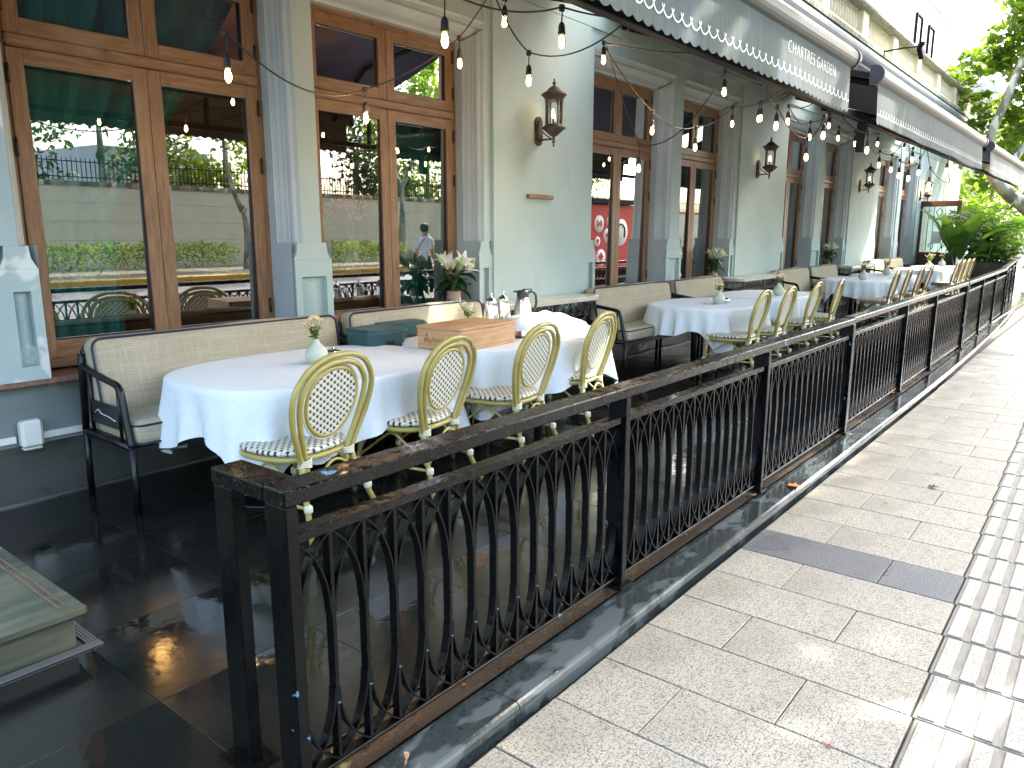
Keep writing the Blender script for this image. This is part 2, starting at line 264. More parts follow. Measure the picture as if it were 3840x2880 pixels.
# ------------------------------------------------------------------ mesh helpers
class MB:
    def __init__(s): s.v = []; s.f = []; s.mi = []; s.sm = []
    def add(s, vs, fs, mi=0, sm=False):
        o = len(s.v); s.v += [tuple(v) for v in vs]
        for f in fs: s.f.append([i+o for i in f]); s.mi.append(mi); s.sm.append(sm)
        return s
    def box(s, x0, y0, z0, x1, y1, z1, mi=0, b=0., rot=None, piv=None):
        if b <= 0:
            vs = [(x, y, z) for z in (z0, z1) for y in (y0, y1) for x in (x0, x1)]
            fs = [(0, 2, 3, 1), (4, 5, 7, 6), (0, 1, 5, 4), (1, 3, 7, 5), (3, 2, 6, 7), (2, 0, 4, 6)]
        else:
            b = min(b, .45*min(abs(x1-x0), abs(y1-y0), abs(z1-z0)))
            bm = bmesh.new(); bmesh.ops.create_cube(bm, size=1)
            for v in bm.verts: v.co = Vector(((x0+x1)/2+v.co.x*(x1-x0), (y0+y1)/2+v.co.y*(y1-y0), (z0+z1)/2+v.co.z*(z1-z0)))
            bmesh.ops.bevel(bm, geom=bm.edges[:], offset=b, segments=1, affect='EDGES', profile=.5)
            bm.verts.index_update(); vs = [v.co.copy() for v in bm.verts]; fs = [[v.index for v in f.verts] for f in bm.faces]; bm.free()
        if rot is not None:
            p = Vector(piv) if piv else Vector(((x0+x1)/2, (y0+y1)/2, (z0+z1)/2)); m = rot if isinstance(rot, Matrix) else Matrix.Rotation(rot, 3, 'Z')
            vs = [p + m @ (Vector(v)-p) for v in vs]
        return s.add(vs, fs, mi)
    def tube(s, path, r, n=8, closed=False, caps=True, mi=0, sm=True, flat=None):
        P = [Vector(p) for p in path]; k = len(P); rs = r if hasattr(r, '__len__') else [r]*k
        up = None; rings = []
        for i in range(k):
            a = P[(i-1) % k] if (closed or i > 0) else P[i]; b = P[(i+1) % k] if (closed or i < k-1) else P[i]
            t = (b-a).normalized()
            if up is None:
                up = Vector((0, 0, 1)) if abs(t.z) < .9 else Vector((1, 0, 0))
            up = (up - t*up.dot(t)); up = up.normalized() if up.length > 1e-6 else t.orthogonal().normalized(); si = t.cross(up)
            rings.append([P[i] + (up*math.cos(q)+si*math.sin(q))*rs[i] for q in [2*PI*j/n for j in range(n)]])
        vs = [v for rg in rings for v in rg]; fs = []
        for i in range(k if closed else k-1):
            a, b = i*n, ((i+1) % k)*n
            for j in range(n): fs.append((a+j, a+(j+1) % n, b+(j+1) % n, b+j))
        if caps and not closed: fs += [list(range(n))[::-1], [(k-1)*n+j for j in range(n)]]
        return s.add(vs, fs, mi, sm)
    def lathe(s, prof, n=24, c=(0, 0, 0), mi=0, sm=True, cap=True, sx=1., sy=1.):
        vs = []; fs = []; k = len(prof)
        for r, z in prof:
            for j in range(n): vs.append((c[0]+r*sx*math.cos(2*PI*j/n), c[1]+r*sy*math.sin(2*PI*j/n), c[2]+z))
        for i in range(k-1):
            for j in range(n): fs.append((i*n+j, i*n+(j+1) % n, (i+1)*n+(j+1) % n, (i+1)*n+j))
        if cap: fs += [list(range(n))[::-1], [(k-1)*n+j for j in range(n)]]
        return s.add(vs, fs, mi, sm)
    def strip(s, path, side, w, th, nrm, mi=0):
        """flat bar following path: width w along side, thickness th along nrm(i)"""
        P = [Vector(p) for p in path]; side = Vector(side); vs = []; fs = []
        for i, p in enumerate(P):
            t = (P[min(i+1, len(P)-1)]-P[max(i-1, 0)]).normalized(); nn = side.cross(t).normalized()
            for a, b in ((-1, -1), (1, -1), (1, 1), (-1, 1)): vs.append(p+side*(w/2*a)+nn*(th/2*b))
        for i in range(len(P)-1):
            a, b = i*4, i*4+4
            for j in range(4): fs.append((a+j, a+(j+1) % 4, b+(j+1) % 4, b+j))
        k = (len(P)-1)*4; fs += [(3, 2, 1, 0), (k, k+1, k+2, k+3)]
        return s.add(vs, fs, mi)
    def prism(s, prof, x0, x1, axis='x', mi=0, sm=False):
        """extrude a closed (a,b) profile along an axis; axis x: (a,b)=(y,z)"""
        n = len(prof); vs = []
        for x in (x0, x1):
            for a, b in prof: vs.append((x, a, b) if axis == 'x' else ((a, x, b) if axis == 'y' else (a, b, x)))
        fs = [(j, (j+1) % n, n+(j+1) % n, n+j) for j in range(n)]
        s.add(vs, fs, mi, sm); return s.add(vs, [list(range(n))[::-1], [n+j for j in range(n)]], mi)
    def obj(s, name, ms, parent=None, kind=None, loc=None):
        me = bpy.data.meshes.new(name); me.from_pydata(s.v, [], s.f)
        for m in (ms if isinstance(ms, (list, tuple)) else [ms]): me.materials.append(M[m])
        me.polygons.foreach_set('material_index', s.mi); me.polygons.foreach_set('use_smooth', s.sm)
        me.update(); bm = bmesh.new(); bm.from_mesh(me); bmesh.ops.recalc_face_normals(bm, faces=bm.faces); bm.to_mesh(me); bm.free()
        o = bpy.data.objects.new(name, me); C.objects.link(o)
        if parent: o.parent = parent
        if kind: o['kind'] = kind
        if loc is not None: o.location = loc
        return o
def tag(o, label=None, cat=None, group=None, kind=None):
    for k, v in (('label', label), ('category', cat), ('group', group), ('kind', kind)):
        if v: o[k] = v
    return o
def thing(name, label, cat, loc=(0, 0, 0), rz=0., group=None):
    o = bpy.data.objects.new(name, None); C.objects.link(o); o.location = loc; o.rotation_euler = (0, 0, rz); o.empty_display_size = .1
    return tag(o, label, cat, group)
def dup(root, loc, rz=0., label=None, group=None, scale=None):
    r = root.copy(); C.objects.link(r); r.location = loc; r.rotation_euler = (0, 0, rz)
    if label: r['label'] = label
    if group: r['group'] = group
    if scale: r.scale = scale
    for ch in list(root.children):
        c = ch.copy(); C.objects.link(c); c.parent = r
        for g in list(ch.children):
            d = g.copy(); C.objects.link(d); d.parent = c
    return r
def inst(o, loc, parent=None, rz=None, scale=None):
    c = o.copy(); C.objects.link(c); c.location = loc; c.parent = parent if parent is not None else o.parent
    if rz is not None: c.rotation_euler = (0, 0, rz)
    if scale: c.scale = scale
    return c
def arc(cx, cz, r, a0, a1, n=12, y=0., rz=None):
    return [(cx+r*math.cos(a), y, cz+(rz or r)*math.sin(a)) for a in [a0+(a1-a0)*i/n for i in range(n+1)]]
def bez(pts, n=24):
    """Catmull-Rom through points"""
    P = [Vector(p) for p in pts]; P = [P[0]*2-P[1]] + P + [P[-1]*2-P[-2]]; out = []; k = len(P)-3
    for i in range(k):
        for j in range(n//k + 1):
            t = j/(n//k+1); a, b, c, d = P[i:i+4]
            out.append(.5*((2*b)+(c-a)*t+(2*a-5*b+4*c-d)*t*t+(3*b-a-3*c+d)*t**3))
    return out + [P[-2]]
def spiral(cx, cz, r0, r1, a0, turns, n=22, y=0.):
    return [(cx+(r0+(r1-r0)*i/n)*math.cos(a0+turns*2*PI*i/n), y, cz+(r0+(r1-r0)*i/n)*math.sin(a0+turns*2*PI*i/n)) for i in range(n+1)]
LOBED = [(0, 0), (.28, -.08), (.24, .16), (.50, .30), (.27, .42), (.22, .62), (.10, .66), (0, 1.0), (-.10, .66), (-.22, .62), (-.27, .42), (-.50, .30), (-.24, .16), (-.28, -.08)]
OVAL = [(0, 0), (.22, .3), (.20, .65), (0, 1.0), (-.20, .65), (-.22, .3)]
def leaves(name, pts, size, m, parent=None, shape=OVAL, droop=.3, kind='stuff', jit=.35):
    """one mesh of many leaf-sized faces at the given points"""
    pts = np.asarray(pts, float); n = len(pts); T = np.array(shape); k = len(T)
    th = rng.uniform(0, 2*PI, n); el = rng.normal(-droop, .55, n); ro = rng.uniform(-1.0, 1.0, n); sz = size*(1+jit*rng.standard_normal(n)).clip(.4, 1.8)
    d = np.stack([np.cos(th)*np.cos(el), np.sin(th)*np.cos(el), np.sin(el)], 1)
    s0 = np.stack([-np.sin(th), np.cos(th), 0*th], 1); u0 = np.cross(s0, d); s = s0*np.cos(ro)[:, None]+u0*np.sin(ro)[:, None]
    V = pts[:, None, :] + sz[:, None, None]*(T[None, :, 0:1]*s[:, None, :] + T[None, :, 1:2]*d[:, None, :])
    me = bpy.data.meshes.new(name); me.vertices.add(n*k); me.vertices.foreach_set('co', V.reshape(-1))
    me.loops.add(n*k); me.loops.foreach_set('vertex_index', np.arange(n*k)); me.polygons.add(n)
    me.polygons.foreach_set('loop_start', np.arange(n)*k); me.polygons.foreach_set('loop_total', np.full(n, k)); me.materials.append(M[m]); me.update(calc_edges=True)
    o = bpy.data.objects.new(name, me); C.objects.link(o)
    if parent: o.parent = parent
    if kind: o['kind'] = kind
    return o
def blob_pts(n, centres, radii, power=.45):
    """points near the skins of several ellipsoid clumps, thinned so the gaps between clumps stay open"""
    out = []; w = np.array([r[0]*r[1] if hasattr(r, '__len__') else r*r for r in radii], float); w /= w.sum()
    for c, r, q in zip(centres, radii, w):
        k = max(4, int(n*q)); d = rng.standard_normal((k, 3)); d /= np.linalg.norm(d, axis=1)[:, None]
        rr = rng.uniform(0, 1, k)**power; r3 = np.array(r if hasattr(r, '__len__') else (r, r, r)); out.append(np.array(c)+d*rr[:, None]*r3)
    return np.concatenate(out)

# ================================================================== ground, pavement, terrace
ZP = -.10                                                    # pavement level; terrace floor is z = 0
b = MB(); b.box(-150, -150, -.9, 220, 150, -.30); b.obj('ground', 'soil', kind='structure')
def fence_y(x): return 1.585 + (0 if x < 9 else .0021*(x-9)**2 + .004*(x-9))
def kerb_y(x): return 1.41 + (0 if x < 8 else .0022*(x-8)**2 + .003*(x-8))
def tact_y(x): return .377 + .028*(x-2.36) + (0 if x < 9 else .0015*(x-9)**2)

pav = MB(); pav.box(-8, -1.7, -.295, 60, 1.36, ZP-.012); pav = pav.obj('pavement', 'grout', kind='structure')
far_p = MB(); far_p.box(22.9, 1.362, -.29, 60, 14, ZP-.004); far_p.obj('pavement_beyond', 'slab', kind='structure')
cur = MB(); cur.box(-8, 1.34, -.29, 26, 4.0, ZP-.03); cur.obj('terrace_base', 'grout', kind='structure')
slabs = {}
def slab(x0, y0, x1, y1, m, name='paving_slab', parent=pav):
    k = (round(x1-x0, 3), round(y1-y0, 3), m)
    dz = random.uniform(-.0012, .0012)
    if k in slabs: return inst(slabs[k], ((x0+x1)/2, (y0+y1)/2, dz), parent)
    bb = MB(); hx, hy = (x1-x0)/2-.0022, (y1-y0)/2-.0022; bb.box(-hx, -hy, ZP-.03, hx, hy, ZP, b=.003)
    slabs[k] = bb.obj(name, m, parent, loc=((x0+x1)/2, (y0+y1)/2, dz)); return slabs[k]
X0, PX = 2.685, .3385
for i in range(-6, 66):
    x0 = X0+i*PX; x1 = x0+PX; y = round(kerb_y(x0+.17)-.0, 2); dark = (i-3) % 25 == 0
    te = round(tact_y(x0+.17), 2); m = 'slab_dark' if dark else 'slab'
    cuts = [1.08-.68*k + (.34 if i % 2 else 0) for k in range(4)]
    ys = [y] + [c for c in cuts if te+.05 < c < y-.05] + [te]
    for a, c in zip(ys[:-1], ys[1:]): slab(x0, c, x1, a, m)
    if i < 50:
        k = 'tactile'
        if k not in slabs:
            bb = MB(); bb.box(-.167, -.167, ZP-.03, .167, .167, ZP-.001, b=.003)
            for q in range(4):
                yy = -.126+q*.084; bb.box(-.157, yy-.027, ZP-.0012, .157, yy+.027, ZP+.0045, mi=1, b=.0035)
            slabs[k] = bb.obj('tactile_tile', ['tactile_gap', 'tactile'], pav, loc=(x0+PX/2, te-.172, 0))
        else: inst(slabs[k], (x0+PX/2, te-.172, random.uniform(-.001, .001)), pav)
    for q in range(2): slab(x0, te-.344-.68*(q+1), x1, te-.344-.68*q, m) if i < 24 else None

kerb = MB(); kerb.box(-6, 1.44, -.28, 24, 1.54, -.05); kerb = kerb.obj('kerb', 'grout', kind='structure')
_kp = [(.15, -.10), (.15, -.014), (.012, -.014), (.004, -.02), (-.002, -.03), (-.004, -.042), (.004, -.05), (.012, -.056), (.012, -.068), (.018, -.074), (.018, -.12), (.10, -.12)]
xk = -2.2
while xk < 24:
    L = 1.0; y0, y1 = kerb_y(xk), kerb_y(xk+L); bb = MB(); n = len(_kp); vs = []
    for xx, yy in ((xk+.002, y0), (xk+L-.002, y1)): vs += [(xx, yy+a, z) for a, z in _kp]
    bb.add(vs, [(j, (j+1) % n, n+(j+1) % n, n+j) for j in range(n)]); bb.add(vs, [list(range(n))[::-1], [n+j for j in range(n)]])
    bb.obj('kerb_stone', 'kerbstone', kerb); xk += L

led = MB()
xs = [-2.2+i*.5 for i in range(53)]
for a, c in zip(xs[:-1], xs[1:]):
    led.add([(a, kerb_y(a)+.152, -.004), (c, kerb_y(c)+.152, -.004), (c, kerb_y(c)+.30, -.002), (a, kerb_y(a)+.30, -.002)], [(0, 1, 2, 3)])
led.obj('terrace_ledge', 'ledge', kind='structure')
fl = MB(); fl.box(-6, 1.715, -.25, 31, 5.0, -.02); fl = fl.obj('terrace_floor', 'grout', kind='structure')
_tile = None; TS = .62
for i in range(-5, 40):
    for j in range(5):
        lx = -.2+i*TS; y0 = 1.72+j*TS
        if _tile is None:
            bb = MB(); bb.box(-TS/2+.0012, -TS/2+.0012, -.019, TS/2-.0012, TS/2-.0012, 0, b=.0012); _tile = bb.obj('floor_tile', 'tile', fl, loc=(lx+TS/2, y0+TS/2, 0))
        else: inst(_tile, (lx+TS/2, y0+TS/2, random.uniform(-.0006, .0006)), fl)

# street, far kerb and far pavement, all to the right of the photograph (they show in the window glass)
b = MB(); b.box(-60, -9.9, -.29, 140, -1.72, -.17); b.obj('road', 'asphalt', kind='structure')
b = MB(); b.box(-60, -1.72, -.28, 140, -1.702, -.06); b.obj('road_edge_kerb', 'slab', kind='structure')
b = MB(); b.box(-60, -10.1, -.28, 140, -9.9, .02, b=.02); b.obj('far_kerb', 'yellow', kind='structure')
b = MB(); b.box(-60, -14.0, -.28, 140, -10.1, .0); b.obj('far_pavement', 'slab', kind='structure')
b = MB(); b.box(-60, -60, -.28, 140, -14.25, .05); b.obj('garden_ground', 'soil', kind='structure')

# marble step at the door, slot drains
t = thing('door_step', 'green veined marble doorstep slab beside the wet dark floor', 'step', (0, 0, 0))
b = MB(); b.box(-2.2, 2.925, 0, 1.015, 4.70, .125); b.obj('riser', 'marble_step', t)
b = MB(); b.box(-2.2, 2.885, .125, 1.055, 4.70, .17, b=.012); b.obj('tread', 'marble_step', t)
b = MB()
for q in (.06, .085): b.box(1.055-q-.004, 2.93, .1705, 1.055-q+.004, 4.69, .1725)
b.obj('groove_line', 'sill', t)
def drain(name, label, x0, y0, x1, y1, along):
    t = thing(name, label, 'drain', (0, 0, 0), group=None)
    bb = MB(); bb.box(x0, y0, .0004, x1, y1, .003); bb.obj('channel', 'gasket', t)
    n = 4
    for k in range(n):
        bb = MB(); q = (k+.5)/n
        if along == 'x': y = y0+(y1-y0)*q; bb.box(x0, y-.0035, .003, x1, y+.0035, .007)
        else: x = x0+(x1-x0)*q; bb.box(x-.0035, y0, .003, x+.0035, y1, .007)
        bb.obj('slat', 'galv', t)
drain('drain_grate', 'bright steel slot drain along the front of the marble doorstep', -2.2, 2.86, 1.085, 2.905, 'x')
drain('drain_grate', 'short steel slot drain along the right side of the marble doorstep', 1.04, 2.91, 1.085, 4.7, 'y')
drain('drain_grate', 'long thin steel slot drain at the foot of the restaurant wall', 1.12, 4.79, 24, 4.835, 'x')

# ================================================================== restaurant building
WINS = [(2.53, .84, 3.24), (4.57, .85, 3.24), (8.31, .86, 3.35), (10.42, .80, 3.35), (14.36, .76, 3.36), (16.42, .76, 3.36), (20.66, .80, 3.36), (22.98, .78, 3.36)]
YF, YW, ZS = 4.75, 5.0, .72
bld = thing('restaurant_building', 'pale blue green restaurant front with tall wooden windows', 'building', (0, 0, 0))
edges = [(c-h, c+h, zt) for c, h, zt in WINS]
# solid piers between the openings; mouldings 9 cm wide run round each opening above the pedestals
MO = .09; ZM = 1.47
segs = []; prev = -3.0
for a, c, zt in edges: segs.append((prev, a)); prev = c
segs.append((prev, 30.4))
for k, (a, c) in enumerate(segs):
    narrow = c-a < .6; bb = MB(); la = MO if k > 0 else 0; lc = MO if k < len(segs)-1 else 0
    bb.box(a+la, YF, ZM, c-lc, 5.3, 3.70)
    mm = 'wall_peel' if k == 0 else 'wall'
    bb.obj('wall', mm, bld)
    # lower part: flared block then pedestals with a sunk panel, all standing on the sill
    bb = MB()
    def ped(x0, x1, bb=bb):
        pw = (x1-x0); m_ = min(.055, pw*.27)
        bb.prism([(x0, 1.345), (x1, 1.345), (x1-.028, 1.40), (x1-.036, ZM-.001), (x0+.036, ZM-.001), (x0+.028, 1.40)], YF-.002, 5.29, 'y')
        bb.box(x0, YF-.012, ZS, x0+m_, 5.28, 1.344); bb.box(x1-m_, YF-.012, ZS, x1, 5.28, 1.344)
        bb.box(x0+m_, YF-.012, 1.22, x1-m_, 5.28, 1.344); bb.box(x0+m_, YF-.012, ZS, x1-m_, 5.28, .80); 
        # sunk, slightly roofed panel
        xm = (x0+x1)/2; xa, xb = x0+m_, x1-m_
        bb.add([(xa, YF+.035, .80), (xb, YF+.035, .80), (xb, YF+.035, 1.22), (xa, YF+.035, 1.22), (xm, YF+.008, .86), (xm, YF+.008, 1.16)], [(0, 1, 4), (1, 2, 5, 4), (2, 3, 5), (3, 0, 4, 5)])
    if narrow: ped(a+.008, c-.008)
    else:
        if k > 0: ped(a+.008, a+.20)
        if k < len(segs)-1: ped(c-.20, c-.008)
        bb.box(a+(.20 if k > 0 else 0), YF-.03 if k else YF-.012, ZS, c-(.20 if k < len(segs)-1 else 0), 5.28, ZM-.002)
        bb.box(a+(.20 if k > 0 else 0), YF-.03 if k else YF-.012, ZM-.002, c-(.20 if k < len(segs)-1 else 0), YF-.001, 3.69)
    bb.obj('pedestal' if narrow else 'pier', mm, bld)
# wall above windows, frieze and sill, plinth
for (a, c, zt) in edges: b = MB(); b.box(a-MO, YF+.006, zt+.10, c+MO, 5.3, 3.699); b.obj('lintel', 'wall', bld)
b = MB(); b.box(-3, YF-.025, 3.70, 30.4, 5.3, 4.62); b.obj('frieze', 'wall', bld)
b = MB(); b.box(-3, 4.735, .685, 30.2, 5.3, ZS, b=.008); b.obj('window_sill', 'sill', bld)
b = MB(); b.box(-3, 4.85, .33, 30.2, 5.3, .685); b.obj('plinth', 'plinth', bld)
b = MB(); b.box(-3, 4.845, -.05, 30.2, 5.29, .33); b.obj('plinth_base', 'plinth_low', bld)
# moulded reveal swept up one jamb, over the head, down the other
PROF = [(-.002, 5.02), (-.002, 4.925), (.008, 4.922), (.010, 4.912), (.016, 4.905), (.022, 4.885), (.034, 4.865), (.040, 4.848), (.040, 4.838), (.046, 4.832), (.048, 4.812), (.054, 4.792), (.066, 4.782), (.078, 4.776), (.084, 4.764), (MO+.002, YF+.001)]
HEAD = [(-.002, 5.02), (-.002, 4.95), (.02, 4.945), (.03, 4.925), (.035, 4.895), (.05, 4.86), (.075, 4.83), (.10, 4.81), (.105, 4.80), (.105, 4.79), (.12, 4.785), (.13, 4.77), (.13, 4.742), (.142, 4.738), (.15, 4.728), (.16, 4.728), (.162, YF+.004)]
for (a, c, zt) in edges:
    n = len(PROF)
    for sgn, xe in ((-1, a), (1, c)):
        b = MB(); vs = [(xe+sgn*d, y, ZM) for d, y in PROF] + [(xe+sgn*d, y, zt+.001+max(0, d)) for d, y in PROF]
        b.add(vs, [(j, j+1, n+j+1, n+j) for j in range(n-1)], sm=False)
        vs2 = [(xe+sgn*d, y, ZM) for d, y in PROF] + [(xe+sgn*(MO+.002), 5.02, ZM)]; b.add(vs2, [list(range(n+1))])
        b.add([(xe+sgn*-.002, 5.02, ZS), (xe+sgn*-.002, 5.02, ZM), (xe+sgn*-.002, YF+.005, ZM), (xe+sgn*-.002, YF+.005, ZS)], [(0, 1, 2, 3)])
        b.obj('reveal_moulding', 'wall_trim', bld)
    b = MB(); m_ = len(HEAD); vs = []
    for xe, sg in ((a, -1), (c, 1)): vs += [(xe+sg*min(d, .09), y, zt+d) for d, y in HEAD]
    b.add(vs, [(j, j+1, m_+j+1, m_+j) for j in range(m_-1)])
    for q in (0, m_): b.add([vs[q+j] for j in range(m_)]+[(vs[q+m_-1][0], 5.02, vs[q+m_-1][2]), (vs[q][0], 5.02, vs[q][2])], [list(range(m_+2))])
    b.obj('head_moulding', 'wall_trim', bld)
# windows: fixed frame, four leaves, four panes, hinges
TILT = R(.75)
for wi, (cx, h, zt) in enumerate(WINS):
    y0, y1 = YW, YW+.07; f = MB(); zb = .795
    f.box(cx-h+.001, y0+.012, zb-.04, cx-h+.045, y1+.03, zt-.001, mi=0); f.box(cx+h-.045, y0+.012, zb-.04, cx+h-.001, y1+.03, zt-.001)
    f.box(cx-h+.045, y0+.010, zt-.045, cx+h-.045, y1+.03, zt-.002, mi=1)
    f.box(cx-h+.045, y0-.022, 2.565, cx+h-.045, y1+.02, 2.635, mi=1, b=.012)
    f.box(cx-h+.045, y0+.006, zb-.06, cx+h-.045, y1+.05, zb-.002, mi=1)
    win = f.obj('window', ['wood', 'wood_h'], bld)
    for s in (-1, 1):
        for (za, zc) in ((zb, 2.562), (2.638, zt-.048)):
            xa, xc = (cx-h+.048, cx-.0015) if s < 0 else (cx+.0015, cx+h-.048)
            st, rb, rt = .088, (.105 if za < 1 else .085), .085
            f = MB(); f.box(xa, y0, za, xa+st, y1, zc, b=.004); f.box(xc-st, y0, za, xc, y1, zc, b=.004)
            f.box(xa+st, y0+.002, za, xc-st, y1-.002, za+rb, mi=1); f.box(xa+st, y0+.002, zc-rt, xc-st, y1-.002, zc, mi=1)
            g0, g1, g2, g3 = xa+st, xc-st, za+rb, zc-rt
            for q in ((g0, g2, g0+.008, g3), (g1-.008, g2, g1, g3), (g0+.008, g2, g1-.008, g2+.008), (g0+.008, g3-.008, g1-.008, g3)): f.box(q[0], y0+.02, q[1], q[2], y0+.04, q[3], mi=2)
            f.obj('casement', ['wood', 'wood_h', 'gasket'], win)
            g = MB(); dz = (g3-g2)/2*math.tan(TILT)
            g.add([(g0, y0+.03+dz, g2), (g1, y0+.03+dz, g2), (g1, y0+.03-dz, g3), (g0, y0+.03-dz, g3)], [(0, 1, 2, 3)]); g.obj('pane', 'pane', win)
            for zz in ((za+.16, za+.52*(zc-za)+.25, zc-.2) if za < 1 else (za+.1, zc-.14)):
                hg = MB(); xh = cx+s*(h-.046); hg.tube([(xh, y0-.006, zz), (xh, y0-.006, zz+.11)], .0075, 8); hg.box(xh-.012, y0-.003, zz+.005, xh+.012, y0-.0005, zz+.105); hg.obj('hinge', 'hinge', win)
# interior
b = MB(); b.box(-3, 8.6, 0, 30, 8.7, 3.9); b.box(-3.1, 5.32, 0, -3, 8.7, 3.9); b.box(30, 5.32, 0, 30.1, 8.7, 3.9); b.box(-3, 5.31, -.05, 30, 8.6, .3)
for x in (6.4, 12.4, 18.5): b.box(x, 6.4, .3, x+.3, 8.6, 3.9)
b.obj('interior_wall', 'room', bld)
b = MB(); b.box(-3, 5.31, 3.62, 30, 8.6, 3.9)
for x in (1.2, 3.6, 5.2, 9.4, 14): b.box(x, 5.4, 3.42, x+.14, 8.6, 3.619)
b.obj('interior_ceiling', 'ceil', bld)
# cornice, balustrade
CP = [(4.73, 4.46), (4.66, 4.47), (4.66, 4.56), (4.60, 4.575), (4.60, 4.63), (4.54, 4.64), (4.50, 4.68), (4.44, 4.71), (4.42, 4.72), (4.42, 4.765), (4.37, 4.775), (4.33, 4.80), (4.295, 4.84), (4.275, 4.89), (4.27, 4.94), (4.285, 4.985), (4.31, 5.015), (4.33, 5.025), (4.30, 5.03), (5.2, 5.03), (5.2, 4.46)]
b = MB(); b.prism(CP, -3, 30.6); b.obj('cornice', 'cornice', bld)
b = MB(); b.prism([(4.28, 5.031), (4.275, 5.10), (4.29, 5.115), (5.2, 5.115), (5.2, 5.031)], -3, 30.7); b.obj('cornice_cap', 'moss', bld)
b = MB(); b.box(-3, 4.36, 5.116, 30.5, 4.62, 5.22, b=.01); b.obj('balustrade_base', 'cream', bld)
b = MB(); b.prism([(4.32, 5.66), (4.30, 5.68), (4.285, 5.70), (4.285, 5.745), (4.30, 5.76), (4.66, 5.76), (4.68, 5.745), (4.68, 5.70), (4.66, 5.66)], -3, 30.6)
b.obj('balustrade_rail', 'moss', bld)
BAL = [(.045, 0), (.045, .025), (.032, .035), (.028, .06), (.042, .10), (.052, .15), (.048, .20), (.034, .26), (.027, .31), (.026, .34), (.036, .35), (.036, .37), (.028, .38), (.03, .41), (.045, .42), (.045, .439)]
b0 = None
x = 9.0
while x < 30.3:
    b = MB(); b.box(x-.2, 4.38, 5.221, x+.2, 4.60, 5.659, b=.008); b.obj('balustrade_pier', 'cream', bld)
    for k in range(11):
        xx = x+.36+k*.168
        if xx > 30.2 or k > 10: continue
        if b0 is None: b = MB(); b.lathe(BAL, 10); b0 = b.obj('baluster', 'cream', bld, loc=(xx, 4.49, 5.221))
        else: inst(b0, (xx, 4.49, 5.221))
    x += 2.4
# upper storey set back behind the balustrade, white
up = thing('upper_storey', 'sunlit white upper storey with open dark casement windows behind the balustrade', 'building', (0, 0, 0))
b = MB(); b.box(-3, 6.5, 5.12, 36, 12, 13.5); b.obj('wall', 'white_wall', up)
for x in (29.9, 31.9):
    b = MB(); b.box(x, 6.46, 7.75, x+.75, 6.495, 8.75); w = b.obj('window', 'dark_glass', up)
    b = MB(); b.box(x-.06, 6.42, 7.7, x, 6.499, 8.8); b.box(x+.75, 6.42, 7.7, x+.81, 6.499, 8.8); b.box(x-.06, 6.42, 8.801, x+.81, 6.499, 8.86); b.obj('frame', 'steel', w)
for z in (9.6, 7.1): b = MB(); b.box(8, 6.45, z, 35.8, 6.499, z+.09); b.obj('string_course', 'white_wall', up)
# blind arched niches on the last stretch of wall
for xc, w_ in ((25.15, .42), (27.95, .42)):
    b = MB(); b.prism([(xc-w_, .9), (xc+w_, .9)] + [(xc+w_*math.cos(a), 3.0+w_*math.sin(a)) for a in [PI*k/12 for k in range(13)]], 4.712, 4.7195, 'y'); b.obj('blind_arch', 'plinth', bld)

# curtains hang inside, each gathered to one side
def curtain(label, x0, x1top, x1bot, ztop, zbot, tie=None, y=5.22):
    n, k = 70, 26; vs = []
    for j in range(k+1):
        q = j/k; z = ztop+(zbot-ztop)*q; xe = x1top+(x1bot-x1top)*min(1, q/.62)**1.15
        for i in range(n+1):
            u = i/n; vs.append((x0+(xe-x0)*u, y+.055*math.sin(u*40+.6*math.sin(u*9))*(.6+.4*u)+.012*math.sin(u*131), z+.02*math.sin(u*25)*(q > .98)))
    b = MB(); b.add(vs, [(j*(n+1)+i, j*(n+1)+i+1, (j+1)*(n+1)+i+1, (j+1)*(n+1)+i) for j in range(k) for i in range(n)], sm=True)
    tag(b.obj('curtain', 'curtain'), label, 'curtain', 'green curtains behind the windows')
curtain('green curtain swept to the left behind the nearest window', 1.6, 3.55, 2.35, 3.6, .5)
curtain('green curtain hanging straight behind the right leaf of the second window', 5.6, 4.52, 4.62, 3.6, .5)
curtain('dark green curtain on the left behind the window with the red panel reflection', 7.3, 9.2, 7.9, 3.6, .5)
curtain('dark green curtain on the left behind the window with the second lily vase', 9.4, 11.2, 10.2, 3.6, .5)
curtain('grey green curtain filling the right leaf of the fourth window', 11.4, 10.75, 10.8, 3.6, .5, y=5.25)
for k, (cx, h, zt) in enumerate(WINS[4:]): curtain(['curtain behind the window left of the third lily vase', 'curtain behind the third lily vase', 'curtain in the window right of the third wall lantern', 'curtain in the farthest window before the folding screen'][k], cx+.05, cx+h, cx+h+.05, 3.6, .5)
# wall lamps and table inside
def sconce(label, x, y, z, s=1.):
    t = thing('wall_sconce', label, 'wall lamp', (x, y, z), group='lit sconces inside'); t.scale = (s, s, s)
    b = MB(); b.lathe([(.045, 0), (.06, .06), (.062, .13), (.055, .2), (.05, .22)], 16); b.obj('lamp_shade', 'shade', t)
    b = MB(); b.tube(bez([(0, 0, 0), (0, .02, -.08), (-.03, .12, -.12), (-.06, .2, -.08)], 12), .014, 8); b.box(-.11, .19, -.14, -.03, .23, .02); b.obj('arm', 'lantern', t)
sconce('amber lit glass sconce inside the window right of the first wall lantern', 10.2, 6.2, 2.60)
sconce('left of two small lit sconces behind the nearest window', 3.25, 7.2, 2.6, 1.1); sconce('right of two small lit sconces behind the nearest window', 3.62, 7.2, 2.6, 1.0)
t = thing('wine_poster', 'tan paper poster with two wine bottles behind the nearest window', 'poster', (1.97, 5.55, 1.55), R(-12))
